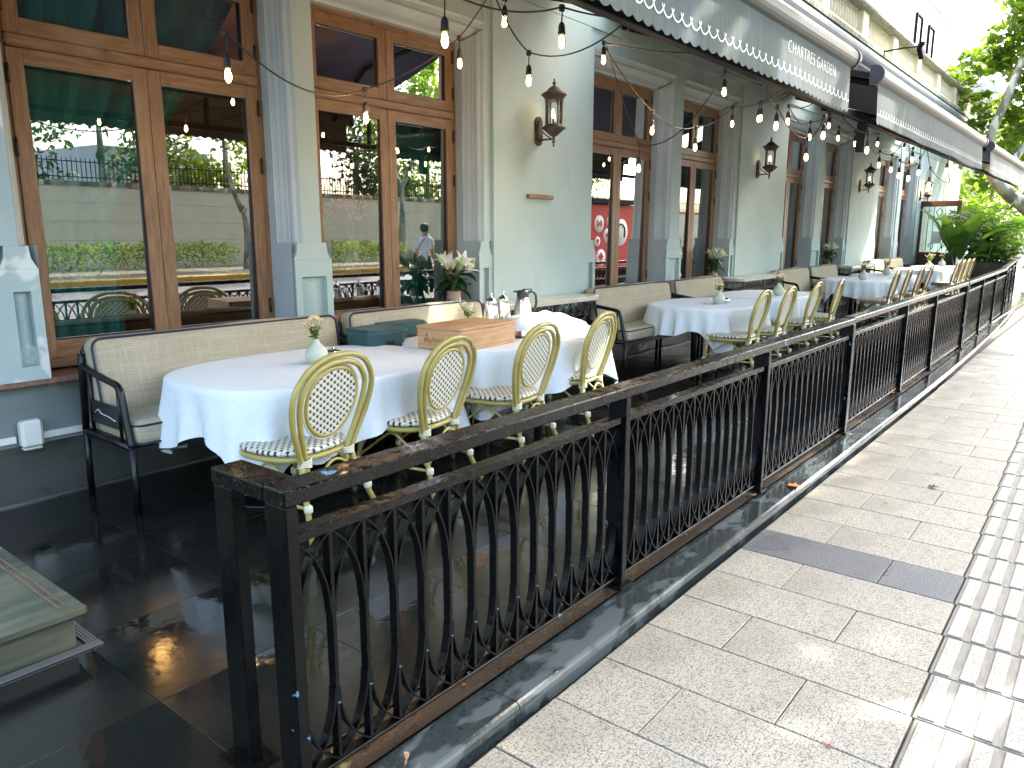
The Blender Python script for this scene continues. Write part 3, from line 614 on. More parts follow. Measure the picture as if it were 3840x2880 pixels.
b = MB(); b.box(-.17, -.006, -.16, .17, .006, .18); b.obj('sheet', 'brownpaper', t)
for sx in (-.055, .055):
    b = MB(); b.lathe([(.03, -.10), (.03, .02), (.012, .06), (.011, .13)], 10, c=(sx, -.012, 0), sy=.15); b.obj('printed_bottle', 'gasket', t)
t = thing('window_cabinet', 'low dark wooden cabinet inside the second window', 'cabinet', (4.5, 5.6, .30)); b = MB(); b.box(-.75, -.24, 0, .75, .24, .84, b=.006); b.obj('carcass', 'screenwood', t); b = MB(); b.box(-.78, -.26, .842, .78, .26, .868, b=.004); b.obj('top', 'screenwood', t)
t = thing('pink_bouquet', 'pink flower bouquet behind the second window', 'flowers', (4.52, 5.46, 1.17))
leaves('bloom', blob_pts(700, [(0, 0, .62), (.2, 0, .65), (-.18, .03, .58), (.1, .04, .56), (-.08, 0, .66)], [.085, .075, .075, .07, .06], .8), .042, 'pink', t, droop=0)
b = MB(); b.lathe([(.06, 0), (.08, .1), (.05, .25), (.06, .3)], 12); b.obj('vase', 'ceramic', t)
b = MB()
for k in range(9): b.tube(bez([(0, 0, .25), (random.uniform(-.05, .05), 0, .45), (random.uniform(-.28, .28), random.uniform(-.06, .06), .62)], 6), .005, 5)
b.obj('stem', 'stem', t)

# ================================================================== awnings
YV = 1.90
def awning(label, x0, x1, text=None):
    t = thing('awning', label, 'awning', (0, 0, 0), group='awnings over the terrace'); p = .102; n = max(1, round((x1-x0)/p)); p = (x1-x0)/n
    zt, zb = 2.86, 2.515
    # hanging valance, cut in shallow scallops, very slightly billowed
    b = MB(); k = 8; cols = n*k; vs = []
    def yy(x, q): return YV + .010*math.sin(x*2.1)*q + .006*math.sin(x*5.3+1)*q - .012*q
    for i in range(cols+1):
        x = x0+(x1-x0)*i/cols; u = (i % k)/k; dz = .020*(1-abs(2*u-1)**1.6) if True else 0
        for q in range(7): w = q/6; b.v.append((x, yy(x, w), zt+(zb-dz-zt)*w))
    for i in range(cols):
        for q in range(6): b.f.append([i*7+q, i*7+q+1, i*7+q+8, i*7+q+7]); b.mi.append(0); b.sm.append(True)
    o = b.obj('valance', 'valance', t)
    # printed wave: strokes that cross, one per scallop
    b = MB()
    for i in range(n):
        xa = x0+p*i; pts = []
        for q in range(11): a = -1.25+2.5*q/10; pts.append((xa+p*.5+a*p*.56*.9, 0, zb+.062+.052*abs(a/1.25)**2.2))
        P = [(x, yy(x, .65)-.0035, z) for x, _, z in pts if x0 < x < x1]
        for (ax, ay, az), (bx, by, bz) in zip(P[:-1], P[1:]):
            d = Vector((bx-ax, 0, bz-az)); nn = Vector((-d.z, 0, d.x)).normalized()*.0042
            b.add([(ax-nn.x, ay, az-nn.z), (bx-nn.x, by, bz-nn.z), (bx+nn.x, by, bz+nn.z), (ax+nn.x, ay, az+nn.z)], [(0, 1, 2, 3)])
    b.obj('wave_trim', 'white_line', t, kind='stuff')
    if text:
        cu = bpy.data.curves.new('lettering', 'FONT'); cu.body = text; cu.size = .105; cu.space_character = 1.16; cu.align_x = 'LEFT'; cu.offset = -.0028
        tmp = bpy.data.objects.new('lettering', cu); C.objects.link(tmp); tmp.scale = (.78, 1, 1); bpy.context.view_layer.update()
        me = bpy.data.meshes.new_from_object(tmp.evaluated_get(bpy.context.evaluated_depsgraph_get())); bpy.data.objects.remove(tmp)
        w = max(v.co.x for v in me.vertices); s_ = 1.06/w
        for v in me.vertices: X = 5.235+v.co.x*s_; v.co = Vector((X, yy(X, .35)-.006, 2.705+v.co.y*1.06))
        me.materials.clear(); me.materials.append(M['white_line']); l = bpy.data.objects.new('lettering', me); C.objects.link(l); l.parent = t
    # front hood (half round), end caps, sloping canopy with side arms
    hp = [(YV+.05, 2.84)] + [(YV+.02-.075*math.sin(a), 2.912-.072*math.cos(a)) for a in [PI*k/10 for k in range(11)]] + [(YV+.05, 2.985)]
    b = MB(); b.prism(hp, x0-.005, x1+.02, sm=False); b.obj('hood', 'hood', t)
    for xe in (x0-.06, x1+.022):
        b = MB(); b.prism([(y*1+(y-YV)*.18, z+(z-2.912)*.14) for y, z in hp], xe, xe+.05); b.obj('end_cap', 'blackplastic', t)
    b = MB(); ns, k = 10, 24; vs = []
    for j in range(ns+1):
        q = j/ns
        for i in range(k+1): vs.append((x0+(x1-x0)*i/k, YV+.03+(4.70-YV)*q, 2.93+1.0*q-.05*math.sin(PI*q)))
    b.add(vs, [(j*(k+1)+i, j*(k+1)+i+1, (j+1)*(k+1)+i+1, (j+1)*(k+1)+i) for j in range(ns) for i in range(k)], sm=True); b.obj('canopy', 'navy', t)
    for xe in (x0+.25, x1-.25):
        b = MB(); b.tube([(xe, YV+.06, 2.88), (xe+.5*(1 if xe < (x0+x1)/2 else -1), 3.2, 3.28), (xe, 4.68, 3.80)], .03, 8); b.obj('folding_arm', 'steel', t)
    b = MB(); b.tube([(x0, 4.64, 3.93), (x1, 4.64, 3.93)], .05, 10); b.obj('roller', 'steel', t)
    return t
awning('grey green awning printed CHARTRES GARDEN nearest the camera', .9, 6.70, 'CHARTRES GARDEN')
awning('middle awning with plain scallop trim between two dark gaps', 7.56, 13.78)
awning('far awning cut off by the right edge of the photo', 14.66, 20.9)
t = thing('steel_frame', 'black steel beam carrying the string lights under the awnings', 'beam', (0, 0, 0))
b = MB(); b.box(2.6, 2.06, 2.562, 14.6, 2.12, 2.62, b=.004); b.obj('beam', 'steel', t)
b = MB(); b.box(7.86, 2.05, 2.30, 7.96, 2.13, 2.561, b=.004); b.obj('drop_post', 'steel', t)
b = MB(); b.box(14.601, 2.07, 2.57, 20.8, 2.11, 2.61); b.obj('beam', 'steel', t)
for x in (4.62, 5.75, 6.9, 9.5, 12):
    b = MB(); b.box(x, 2.07, 2.62, x+.04, 2.11, 2.90); b.obj('hanger', 'steel', t)

# ================================================================== fence
def fence(label, pts, posts_at, ret=None):
    """one welded section: top rail, posts, and in each bay a lower rail, bottom rail and flat bars with crossing arches"""
    t = thing('railing', label, 'railing', (0, 0, 0), group='black iron railing sections'); (xa, ya), (xb, yb) = pts; L = math.hypot(xb-xa, yb-ya); an = math.atan2(yb-ya, xb-xa)
    t.location = (xa, ya, 0); t.rotation_euler = (0, 0, an)
    b = MB(); b.box(0, -.045, .855, L, .05, .90, b=.005); b.obj('top_rail', 'rail_top', t)
    zl, zb = .744, .045
    us = [p-xa for p in posts_at]
    for u in us:
        b = MB(); b.box(u-.019, -.043, .004, u+.019, .048, .854, b=.003); b.box(u-.05, -.06, 0, u+.05, .065, .010); b.obj('post', 'iron', t)
    if ret:
        b = MB(); b.box(-.0, .0505, .853, .10, ret, .899, b=.005); b.obj('return_rail', 'rail_top', t)
        b = MB(); b.box(.003, ret-.10, .004, .041, ret-.004, .852, b=.003); b.box(-.03, ret-.13, 0, .075, ret+.02, .010); b.obj('post', 'iron', t)
    bar = None
    for u0, u1 in zip(us[:-1], us[1:]):
        a, c = u0+.019, u1-.019; n = max(3, round((c-a)/.118)); p = (c-a)/n
        b = MB(); b.box(a, -.028, zl, c, .028, zl+.028, b=.002); b.obj('middle_rail', 'rail_top', t)
        b = MB(); b.box(a, -.02, zb-.012, c, .02, zb, b=.002); b.obj('bottom_rail', 'iron', t)
        cache = {}
        for i in range(n+1):
            xx = a+p*i; ends = (i == 0)*1+(i == n)*2
            if ends not in cache:
                b = MB()
                if not ends: b.box(-.006, -.015, zb, .006, .015, zl-.001)
                for sg in (-1, 1):
                    if (ends == 1 and sg < 0) or (ends == 2 and sg > 0): continue
                    up_ = []; dn = []
                    for q in range(9):
                        w = math.sin(1.15*q/8)/math.sin(1.15); h_ = (1-math.cos(1.15*q/8))/(1-math.cos(1.15))
                        up_.append((sg*(.007+(p-.010)*h_), 0, zl-.245+.243*w)); dn.append((sg*(.007+(p-.010)*h_), 0, zb+.225-.223*w))
                    b.strip(up_, (0, 1, 0), .030, .0055, None)
                    if ends: ends_dn = dn
                    else: b.strip(dn, (0, 1, 0), .030, .0055, None)
                cache[ends] = b.obj('baluster', 'iron', t, loc=(xx, 0, 0))
            else: inst(cache[ends], (xx, 0, 0), t)
            if ends:
                if -ends not in cache: bb = MB(); bb.strip(ends_dn, (0, 1, 0), .030, .0055, None); cache[-ends] = bb.obj('end_strip', 'iron', t, loc=(xx, 0, 0))
                else: inst(cache[-ends], (xx, 0, 0), t)
    return t
fence('nearest black iron railing section with wet top rail and square end frame', ((1.045, 1.61), (6.16, 1.60)), [1.067, 2.745, 4.38, 6.14], ret=.30)
fence('second black iron railing section beyond the first break in the top rail', ((6.22, 1.62), (11.93, 1.66)), [6.24, 8.17, 9.70, 11.91])
fence('third black iron railing section starting to curve away', ((12.0, 1.66), (17.55, 1.79)), [12.02, 13.75, 15.6, 17.53])
fence('farthest black iron railing section ending by the leafy planter', ((17.65, 1.83), (23.6, 2.22)), [17.67, 19.4, 21.3, 23.55])

# ================================================================== wall lanterns
def lantern(label, x, z, lit=1.):
    t = thing('wall_lantern', label, 'wall lamp', (x, 4.72, z), group='bronze wall lanterns')
    b = MB(); n = 20; pr = [(.052*math.cos(a), .085+.052*math.sin(a)) for a in [PI*k/8 for k in range(9)]] + [(-.052*math.cos(a), -.085-.052*math.sin(a)) for a in [PI*k/8 for k in range(9)]]
    b.prism(pr, 0, -.022, 'y'); b.prism([(u*.7, v*.78) for u, v in pr], -.022, -.04, 'y')
    for k in range(n): a = 2*PI*k/n; b.box(-.004+.05*math.cos(a), -.027, -.004+.085*(1 if math.sin(a) > 0 else -1)+.05*math.sin(a), .004+.05*math.cos(a), -.02, .004+.085*(1 if math.sin(a) > 0 else -1)+.05*math.sin(a))
    b.obj('backplate', 'lantern', t)
    cy = -.20
    b = MB(); b.tube([(0, -.03, -.085), (0, cy+.02, -.085)], .010, 8); b.tube(bez([(0, -.035, .02), (0, -.09, -.03), (0, cy+.04, -.075)], 10), .006, 6); b.obj('arm', 'lantern', t)
    b = MB(); b.lathe([(.004, -.16), (.012, -.145), (.006, -.13), (.018, -.115), (.010, -.10), (.014, -.085), (.012, -.065), (.035, -.055), (.07, -.025), (.10, .0), (.118, .012), (.118, .022), (.10, .03), (.092, .04), (.086, .05)], 28, c=(0, cy, 0)); b.obj('bowl', 'lantern', t)
    b = MB(); b.lathe([(.078, .05), (.080, .12), (.079, .27)], 28, c=(0, cy, 0), cap=False); b.obj('glass_cylinder', 'glass', t)
    pm = MB(); pm.box(-.007, -.006, .05, .007, .006, .285); pm.box(-.013, -.008, .255, .013, .008, .29); pm.box(-.010, -.007, .22, .010, .007, .255); q0 = None
    for k in range(4):
        a = PI/4+PI/2*k+.3; loc = (.084*math.cos(a), cy+.084*math.sin(a), 0)
        if q0 is None: q0 = pm.obj('cage_bar', 'lantern', t, loc=loc)
        else: q = inst(q0, loc, t)
        (q0 if k == 0 else q).rotation_euler = (0, 0, a+PI/2)
    b = MB(); b.lathe([(.088, .27), (.09, .285), (.10, .295), (.112, .312), (.125, .318), (.125, .328), (.112, .338), (.085, .352), (.065, .37), (.045, .392), (.02, .405), (.010, .41), (.010, .418), (.018, .424), (.020, .436), (.012, .446), (.006, .452), (.009, .46), (.009, .468), (.002, .475)], 28, c=(0, cy, 0)); b.obj('roof', 'lantern', t)
    b = MB(); b.lathe([(.012, .05), (.012, .11)], 10, c=(-.012, cy, 0)); b.obj('candle_holder', 'lantern', t)
    b = MB(); b.lathe([(.009, .11), (.014, .135), (.012, .16), (.004, .19)], 10, c=(-.012, cy, 0)); b.obj('bulb', 'flame', t)
    return t
lantern('large bronze wall lantern on the pale pier above the wooden wall block', 6.30, 2.535)
lantern('second bronze wall lantern from the camera, right of the second lily vase', 12.10, 2.545)
lantern('third bronze wall lantern from the camera, right of the third lily vase', 18.0, 2.565)
lantern('warm lit bronze wall lantern above the dark folding screen', 24.2, 2.60)
for x, z in ((24.1, 2.60),):
    l = bpy.data.lights.new('lantern_light', 'POINT'); l.energy = 8; l.color = (1, .62, .32); l.shadow_soft_size = .02; o = bpy.data.objects.new('lantern_light', l); C.objects.link(o); o.location = (x+.08, 4.44, z+.16)
b = MB(); b.box(6.12, 4.69, 1.885, 6.55, 4.719, 1.925, b=.004); b.box(6.125, 4.682, 1.888, 6.16, 4.689, 1.922); tag(b.obj('wall_block', 'wood_h'), 'short reddish wooden bar fixed to the pier under the big lantern', 'wooden bar')
t = thing('power_socket', 'white weatherproof socket cover on the grey plinth', 'socket', (1.565, 4.85, .40))
b = MB(); b.box(-.058, -.075, -.075, .058, -.001, .085, b=.016); b.obj('cover', 'whiteplastic', t)
b = MB(); b.box(-.05, -.06, -.09, .05, -.004, -.0755, b=.01); b.obj('base', 'whiteplastic', t)
t = thing('cable_trunking', 'cream plastic trunking running along the plinth', 'trunking', (0, 0, 0))
for x0, x1 in ((-1.5, 1.495), (1.635, 9)): b = MB(); b.box(x0, 4.828, .355, x1, 4.8495, .395, b=.003); b.obj('conduit', 'whiteplastic', t)

# ================================================================== chairs
def make_chair(bam, wb, ws, label):
    t = thing('bistro_chair', label, 'chair')
    b = MB()     # thin domed seat pad with rolled edge
    prof = [(.001, .452), (.19, .452), (.228, .452), (.246, .458), (.250, .468), (.244, .479), (.228, .486), (.16, .489), (.001, .490)]
    n = 36; k = len(prof); vs = []
    for r, z in prof:
        for j in range(n):
            a = 2*PI*j/n; ex = 2.6; c, s = math.cos(a), math.sin(a); q = (abs(c)**ex+abs(s)**ex)**(-1/ex); vs.append((r*q*c*1.0, r*q*s*1.0, z))
    b.add(vs, [(i*n+j, i*n+(j+1) % n, (i+1)*n+(j+1) % n, (i+1)*n+j) for i in range(k-1) for j in range(n)], sm=True); b.obj('seat', ws, t)
    b = MB(); ring = []
    for j in range(40):
        a = 2*PI*j/40; ex = 2.6; c, s = math.cos(a), math.sin(a); q = (abs(c)**ex+abs(s)**ex)**(-1/ex); ring.append((.238*q*c, .238*q*s, .435))
    b.tube(ring, .016, 8, closed=True); b.obj('seat_ring', bam, t)
    def bk(x, z, off=0): return (x, -.225-.12*max(0, (z-.43)/.54)**1.1-off, z)
    def loop(w, zt, x0, zw, off):
        L_ = [bk(-x0, .36, off), bk(-x0, .42, off), bk(-x0-(w-x0)*.30, .50, off), bk(-x0-(w-x0)*.78, .62, off), bk(-w, zw, off), bk(-w*.93, zw+(zt-zw)*.42, off), bk(-w*.66, zw+(zt-zw)*.80, off), bk(-w*.30, zw+(zt-zw)*.975, off), bk(0, zt, off)]
        return bez(L_+[(-x, y, z) for x, y, z in L_[-2::-1]], 64)
    b = MB(); b.tube(loop(.280, .952, .180, .735, .012), .0155, 10); b.obj('outer_hoop', bam, t)
    b = MB(); b.tube(loop(.228, .916, .144, .735, .010), .0150, 10); b.obj('inner_hoop', bam, t)
    def oval(w, zc, h): return [bk(w*math.cos(a)*(1-.10*math.sin(a)*(-1)), zc+h*math.sin(a), -.004) for a in [2*PI*k/48 for k in range(48)]]
    b = MB(); b.tube(oval(.176, .708, .176), .0125, 8, closed=True); b.obj('oval_frame', bam, t)
    b = MB(); b.tube(oval(.193, .708, .193), .006, 6, closed=True); b.obj('back_piping', 'binding', t)
    b = MB(); vs = []
    for off in (.004, -.010): vs += [bk(w_*.176*math.cos(a)*(1+.10*math.sin(a)), .708+w_*.176*math.sin(a), off) for w_ in (.5, 1) for a in [2*PI*k/48 for k in range(48)]] + [bk(0, .708, off)]
    fs = []
    for o_ in (0, 97):
        for j in range(48): fs += [(o_+96, o_+j, o_+(j+1) % 48), (o_+j, o_+48+j, o_+48+(j+1) % 48, o_+(j+1) % 48)]
    b.add(vs, fs, sm=True); b.obj('back_panel', wb, t)
    feet = {(-1, -1): (-.265, -.375), (1, -1): (.265, -.375), (-1, 1): (-.22, .245), (1, 1): (.22, .245)}
    for (sx, sy), (fx, fy) in feet.items():
        b = MB(); top = (sx*.172, -.236, .43) if sy < 0 else (sx*.195, .190, .452)
        b.tube([top, (top[0]+(fx-top[0])*.25, top[1]+(fy-top[1])*.2, .30), (fx, fy, .022)], .0150, 10); leg = b.obj('leg', bam, t)
        b = MB(); b.tube([(fx, fy, .0), (fx, fy, .03)], .0165, 10); b.obj('rubber_foot', 'rubber', leg)
        b = MB()
        if sy < 0:
            for q in range(4): b.tube([(sx*.155+.036*math.cos(a), -.235+.026*math.sin(a), .405+q*.010+.004*math.sin(2*a+q)) for a in [2*PI*k/14 for k in range(14)]], .006, 6, closed=True)
        else: b.lathe([(.019, .40), (.024, .405), (.024, .44), (.02, .455)], 10, c=(top[0], top[1], 0))
        b.obj('binding', 'binding', t)
        b = MB(); zz = .215; px, py = top[0]+(fx-top[0])*.52, top[1]+(fy-top[1])*.52
        b.lathe([(.019, 0), (.022, .006), (.022, .03), (.019, .036)], 10, c=(px, py, zz-.018)); b.obj('binding', 'binding', t)
    def at(sx, sy, z):
        fx, fy = feet[(sx, sy)]; top = (sx*.172, -.236, .43) if sy < 0 else (sx*.195, .190, .452); q = 1-(z/.44); return (top[0]+(fx-top[0])*q, top[1]+(fy-top[1])*q, z)
    for s in (-1, 1):
        b = MB(); b.tube([at(s, -1, .215), at(s, 1, .215)], .009, 8); b.obj('stretcher', bam, t)
        b = MB(); A, B = at(s, -1, .23), at(s, 1, .23); b.tube(bez([A, ((A[0]+B[0])/2*1.0, (A[1]+B[1])/2-.07, .37), ((A[0]+B[0])/2, (A[1]+B[1])/2, .405), ((A[0]+B[0])/2, (A[1]+B[1])/2+.07, .37), B], 16), .008, 8); b.obj('arched_brace', bam, t)
        b = MB(); A, B = at(-1, s, .25), at(1, s, .25); b.tube(bez([A, (A[0]*.35, A[1]*.99, .38), (0, A[1]*.97, .41), (B[0]*.35, B[1]*.99, .38), B], 16), .008, 8); b.obj('arched_brace', bam, t)
    b = MB(); A, B = at(-1, -1, .215), at(1, -1, .215); b.tube([(A[0]*.9, -.05, .215), (B[0]*.9, -.05, .215)], .009, 8); b.obj('stretcher', bam, t)
    return t
CH = [(2.28, 3.30, 9, 0, 'olive bamboo bistro chair nearest the camera at the left end table'), (3.07, 3.27, 11, 0, 'olive bistro chair directly in front of the wooden box'),
      (3.94, 3.27, 8, 0, 'olive bistro chair third from the camera, in front of the sunlit white table'), (4.80, 3.33, 10, 0, 'olive bistro chair at the right end of the sunlit table'),
      (7.84, 3.24, 6, 0, 'bistro chair at the first table beyond the gap, nearer one'), (8.53, 3.20, 5, 0, 'bistro chair right of the grey green vase on the table beyond the gap'),
      (9.62, 3.24, 4, 0, 'bistro chair at the table with the sunlit seat, nearer of two'), (10.44, 3.20, 8, 0, 'bistro chair last before the dark gap, right of its white table'),
      (13.62, 3.20, 3, 1, 'brown bistro chair first in the far row of four'), (14.50, 3.20, 4, 1, 'brown bistro chair second in the far row of four'), (15.52, 3.20, 2, 1, 'brown bistro chair third in the far row of four'), (16.38, 3.20, 3, 1, 'brown bistro chair last in the far row of four'),
      (19.5, 3.22, 0, 1, 'brown bistro chair at the farthest table, nearest of the tight group'), (20.25, 3.22, 0, 1, 'brown bistro chair second in the tight farthest group'), (21.05, 3.24, 0, 0, 'olive bistro chair third in the tight farthest group'), (21.75, 3.24, 0, 1, 'brown bistro chair last in the tight farthest group')]
protos = {}
for x, y, rz, kind, lab in CH:
    g = 'bamboo bistro chairs along the terrace'
    if kind not in protos:
        protos[kind] = make_chair(*(('bamboo', 'weave_back', 'weave_seat') if kind == 0 else ('bamboo_b', 'weave_back_b', 'weave_seat_b')), lab)
        o = protos[kind]; o.location = (x, y, 0); o.rotation_euler = (0, 0, R(rz)); o['group'] = g
    else: dup(protos[kind], (x, y, 0), R(rz), lab, g)

# ================================================================== tables and cloths
def table(lab, clab, x, y, a, bb_, over=.27, seed=0, rz=0., ex=2.7):
    t = thing('dining_table', lab, 'table', (x, y, 0), rz, 'white clothed tables')
    b = MB(); pts = []
    for k in range(40):
        th = 2*PI*k/40; c, s = math.cos(th), math.sin(th); q = (abs(c)**ex+abs(s)**ex)**(-1/ex); pts.append(((a-.02)*q*c, (bb_-.02)*q*s))
    b.prism(pts, .715, .738, 'z'); b.obj('tabletop', 'pine', t)
    for sx in ((-.42*a, .42*a) if a > .6 else (0,)):
        b = MB(); b.tube([(sx, 0, .03), (sx, 0, .714)], .038, 14); b.obj('pedestal', 'iron_plain', t)
        b = MB(); b.lathe([(.27, 0), (.275, .008), (.26, .016), (.10, .030), (.045, .045)], 28, c=(sx, 0, 0)); b.obj('base_disc', 'iron_plain', t)
    rs = np.random.default_rng(seed); n = 168; A, B = a+over, bb_+over; vs = []; rows = []
    ph = rs.uniform(0, 6.28, 6); am = rs.uniform(.5, 1., 6)
    for k in range(n):
        th = 2*PI*k/n; c, s = math.cos(th), math.sin(th); q = (abs(c)**ex+abs(s)**ex)**(-1/ex); px, py = a*q*c, bb_*q*s
        nx, ny = abs(px/a)**(ex-1)*(1 if px > 0 else -1)/a, abs(py/bb_)**(ex-1)*(1 if py > 0 else -1)/bb_; l = math.hypot(nx, ny); nx /= l; ny /= l
        dx = (A-abs(px))/max(1e-3, abs(nx)); dy = (B-abs(py))/max(1e-3, abs(ny)); L = min(dx, dy, .50); L *= 1+.13*math.sin(4*th+ph[5])+.07*math.sin(9*th+ph[0]); cor = max(0, min(1, (L-over)/.18))
        w = sum(am[m]*math.sin((7+5*m)*th+ph[m]) for m in range(4))/2.4
        w2 = math.sin(26*th+ph[4]+1.2*math.sin(3*th))
        rows.append((px, py, nx, ny, L, cor, w, w2))
    NR = [0., .35, .6, .8, .93]; K = 13
    for r in NR: vs += [(p[0]*r, p[1]*r, .742+.0012*math.sin(9*p[0]+5*p[1])) for p in rows]
    for j in range(K+1):
        q = j/K
        for px, py, nx, ny, L, cor, w, w2 in rows:
            if j < 3: f = (0, .004, .010)[j]; z = (.742, .7395, .733)[j]; o_ = f
            else:
                qq = (j-2)/(K-2); z = .733-(L-.01)*qq; o_ = .010+.018*qq+(.085*w+.034*w2)*qq**1.05*(.55+.6*cor)+.040*cor*qq
            vs.append((px+nx*o_, py+ny*o_, z))
    tot = len(NR)+K+1; b = MB(); b.add(vs, [(i*n+j, i*n+(j+1) % n, (i+1)*n+(j+1) % n, (i+1)*n+j) for i in range(tot-1) for j in range(n)], sm=True)
    o = b.obj('tablecloth', 'cloth'); o.location = (x, y, 0); o.rotation_euler = (0, 0, rz)
    tag(o, clab, 'tablecloth', 'white tablecloths')
    return t
TB = [(2.86, 3.84, .86, .62, 'table nearest the camera, in front of the first bench', 'white cloth draped over the nearest table, corners hanging low'),
      (4.72, 3.80, .93, .60, 'table carrying the wooden box and silver pots', 'brightly sunlit white cloth under the wooden box'),
      (8.42, 3.78, .78, .58, 'first table beyond the gap in the seating', 'white cloth with a pointed hanging corner beyond the gap'),
      (10.15, 3.78, .80, .56, 'second table beyond the gap', 'white cloth on the second table beyond the gap'),
      (14.75, 3.75, .80, .58, 'table in front of the far row of brown chairs, nearer one', 'white cloth with deep folds by the far brown chairs'),
      (16.55, 3.75, .80, .56, 'second table by the far row of brown chairs', 'white cloth on the table with the white flowers beyond'),
      (20.05, 3.68, .80, .58, 'table before the dark folding screen', 'white cloth on the table before the folding screen'),
      (21.9, 3.72, .78, .56, 'farthest table by the leafy pot plant', 'white cloth on the farthest table by the pot plant')]
for i, (x, y, a, b_, l, cl) in enumerate(TB): table(l, cl, x, y, a, b_, over=.30 if i < 2 else .27, seed=i+3)

# ================================================================== benches
def cushion(w, d, h, r=.05, puff=.018, cuts=7):
    bm = bmesh.new(); bmesh.ops.create_cube(bm, size=1)
    for v in bm.verts: v.co = Vector((v.co.x*w, v.co.y*d, v.co.z*h))
    bmesh.ops.bevel(bm, geom=bm.edges[:], offset=r, segments=3, affect='EDGES', profile=.5)
    bmesh.ops.subdivide_edges(bm, edges=[e for e in bm.edges if e.calc_length() > .15], cuts=cuts, use_grid_fill=True)
    for v in bm.verts:
        fx, fy, fz = (max(0, 1-(2*v.co[i]/s)**2) for i, s in enumerate((w, d, h)))
        v.co.z += (1 if v.co.z > 0 else -1)*puff*fx**.5*fy**.5; v.co.y += (1 if v.co.y > 0 else -1)*puff*fx**.5*fz**.5
        v.co.z += .006*math.sin(v.co.x*5.1); v.co.y += .004*math.sin(v.co.x*7)
    bm.verts.index_update(); b = MB(); b.add([v.co.copy() for v in bm.verts], [[v.index for v in f.verts] for f in bm.faces], sm=True); bm.free(); return b
def rrect(w, h, r, n=5):
    out = []
    for sx, sz, a0 in ((1, 1, 0), (-1, 1, PI/2), (-1, -1, PI), (1, -1, 1.5*PI)):
        for k in range(n+1): a = a0+PI/2*k/n; out.append((sx*(w/2-r)+r*math.cos(a), sz*(h/2-r)+r*math.sin(a)))
    return out
def bench(lab, x0, x1, arms=(1, 1)):
    L = x1-x0; t = thing('garden_sofa', lab, 'sofa', ((x0+x1)/2, 4.40, 0), group='cushioned benches along the wall'); hl = L/2
    for s in (-1, 1):
        xx = s*(hl-.025)
        b = MB(); b.tube([(xx, -.30, 0), (xx, -.30, .385)], .019, 10); b.obj('leg', 'iron_plain', t)
        b = MB(); b.tube([(xx, .29, 0), (xx, .27, .40)], .019, 10); b.obj('leg', 'iron_plain', t)
        if arms[0 if s < 0 else 1]:
            b = MB(); b.tube(bez([(xx, -.30, .385), (xx, -.27, .50), (xx, -.245, .62), (xx, -.225, .69), (xx, -.185, .722), (xx, -.10, .735), (xx, .12, .765), (xx, .235, .79)], 30), .020, 10)
            b.tube([(xx, .27, .40), (xx, .235, .79), (xx, .225, .86)], .021, 10); b.tube([(xx, -.31, .385), (xx, .27, .40)], .020, 10); b.tube([(xx, .16, .40), (xx, .15, .77)], .012, 8); b.tube([(xx, -.19, .40), (xx, -.19, .72)], .010, 8); b.obj('arm_frame', 'iron_plain', t)
            b = MB(); b.box(xx-.006, -.19, .47, xx+.006, .155, .60); b.tube(bez([(xx-.008, -.15, .515), (xx-.008, -.06, .53), (xx-.008, .02, .535), (xx-.008, .06, .555), (xx-.008, .10, .53)], 14), .0025, 5, mi=1); b.obj('arm_panel', ['iron_plain', 'white_line'], t)
    b = MB(); b.box(-hl+.03, -.31, .345, hl-.03, -.27, .385); b.box(-hl+.03, .24, .35, hl-.03, .28, .39); b.box(-hl+.02, -.27, .37, hl-.02, .24, .384); b.obj('seat_rail', 'iron_plain', t)
    b = MB(); b.tube([(-hl+.025, .225, .86), (hl-.025, .225, .86)], .018, 8); b.obj('back_rail', 'iron_plain', t)
    c = cushion(L-.10, .56, .135, .035).obj('seat_cushion', 'cushion', t); c.location = (0, -.035, .455)
    for dz in (.052, -.052):
        b = MB(); b.tube([(u, v, dz+.004*math.sin(u*9)) for u, v in rrect(L-.09, .57, .06)], .0065, 6, closed=True); b.obj('piping', 'piping', c)
    c = cushion(L-.08, .15, .46, .05).obj('back_cushion', 'cushion', t); c.location = (0, .155, .71); c.rotation_euler = (R(-10), 0, 0)
    for dy in (-.066, .06):
        b = MB(); b.tube([(u, dy, v+.005*math.sin(u*4.1)) for u, v in rrect(L-.085, .455, .06)], .007, 6, closed=True); b.obj('piping', 'piping', c)
    return t
bench('nearest beige cushioned bench with black iron arm, left of the tables', 1.785, 3.60)
bench('beige bench behind the wooden box holding the teal bins', 3.64, 5.25)
bench('beige bench right of the marble console with scrolled iron', 7.05, 8.93)
bench('beige bench behind the table with the small vase, beside the second console', 8.98, 10.55)
bench('beige bench beyond the second console, nearer half', 12.75, 14.4)
bench('beige bench beyond the second console, farther half', 14.45, 16.15)
bench('beige bench beyond the third side table, nearer half', 18.5, 19.95)
bench('farthest beige bench, next to the folding screen', 20.0, 21.9)

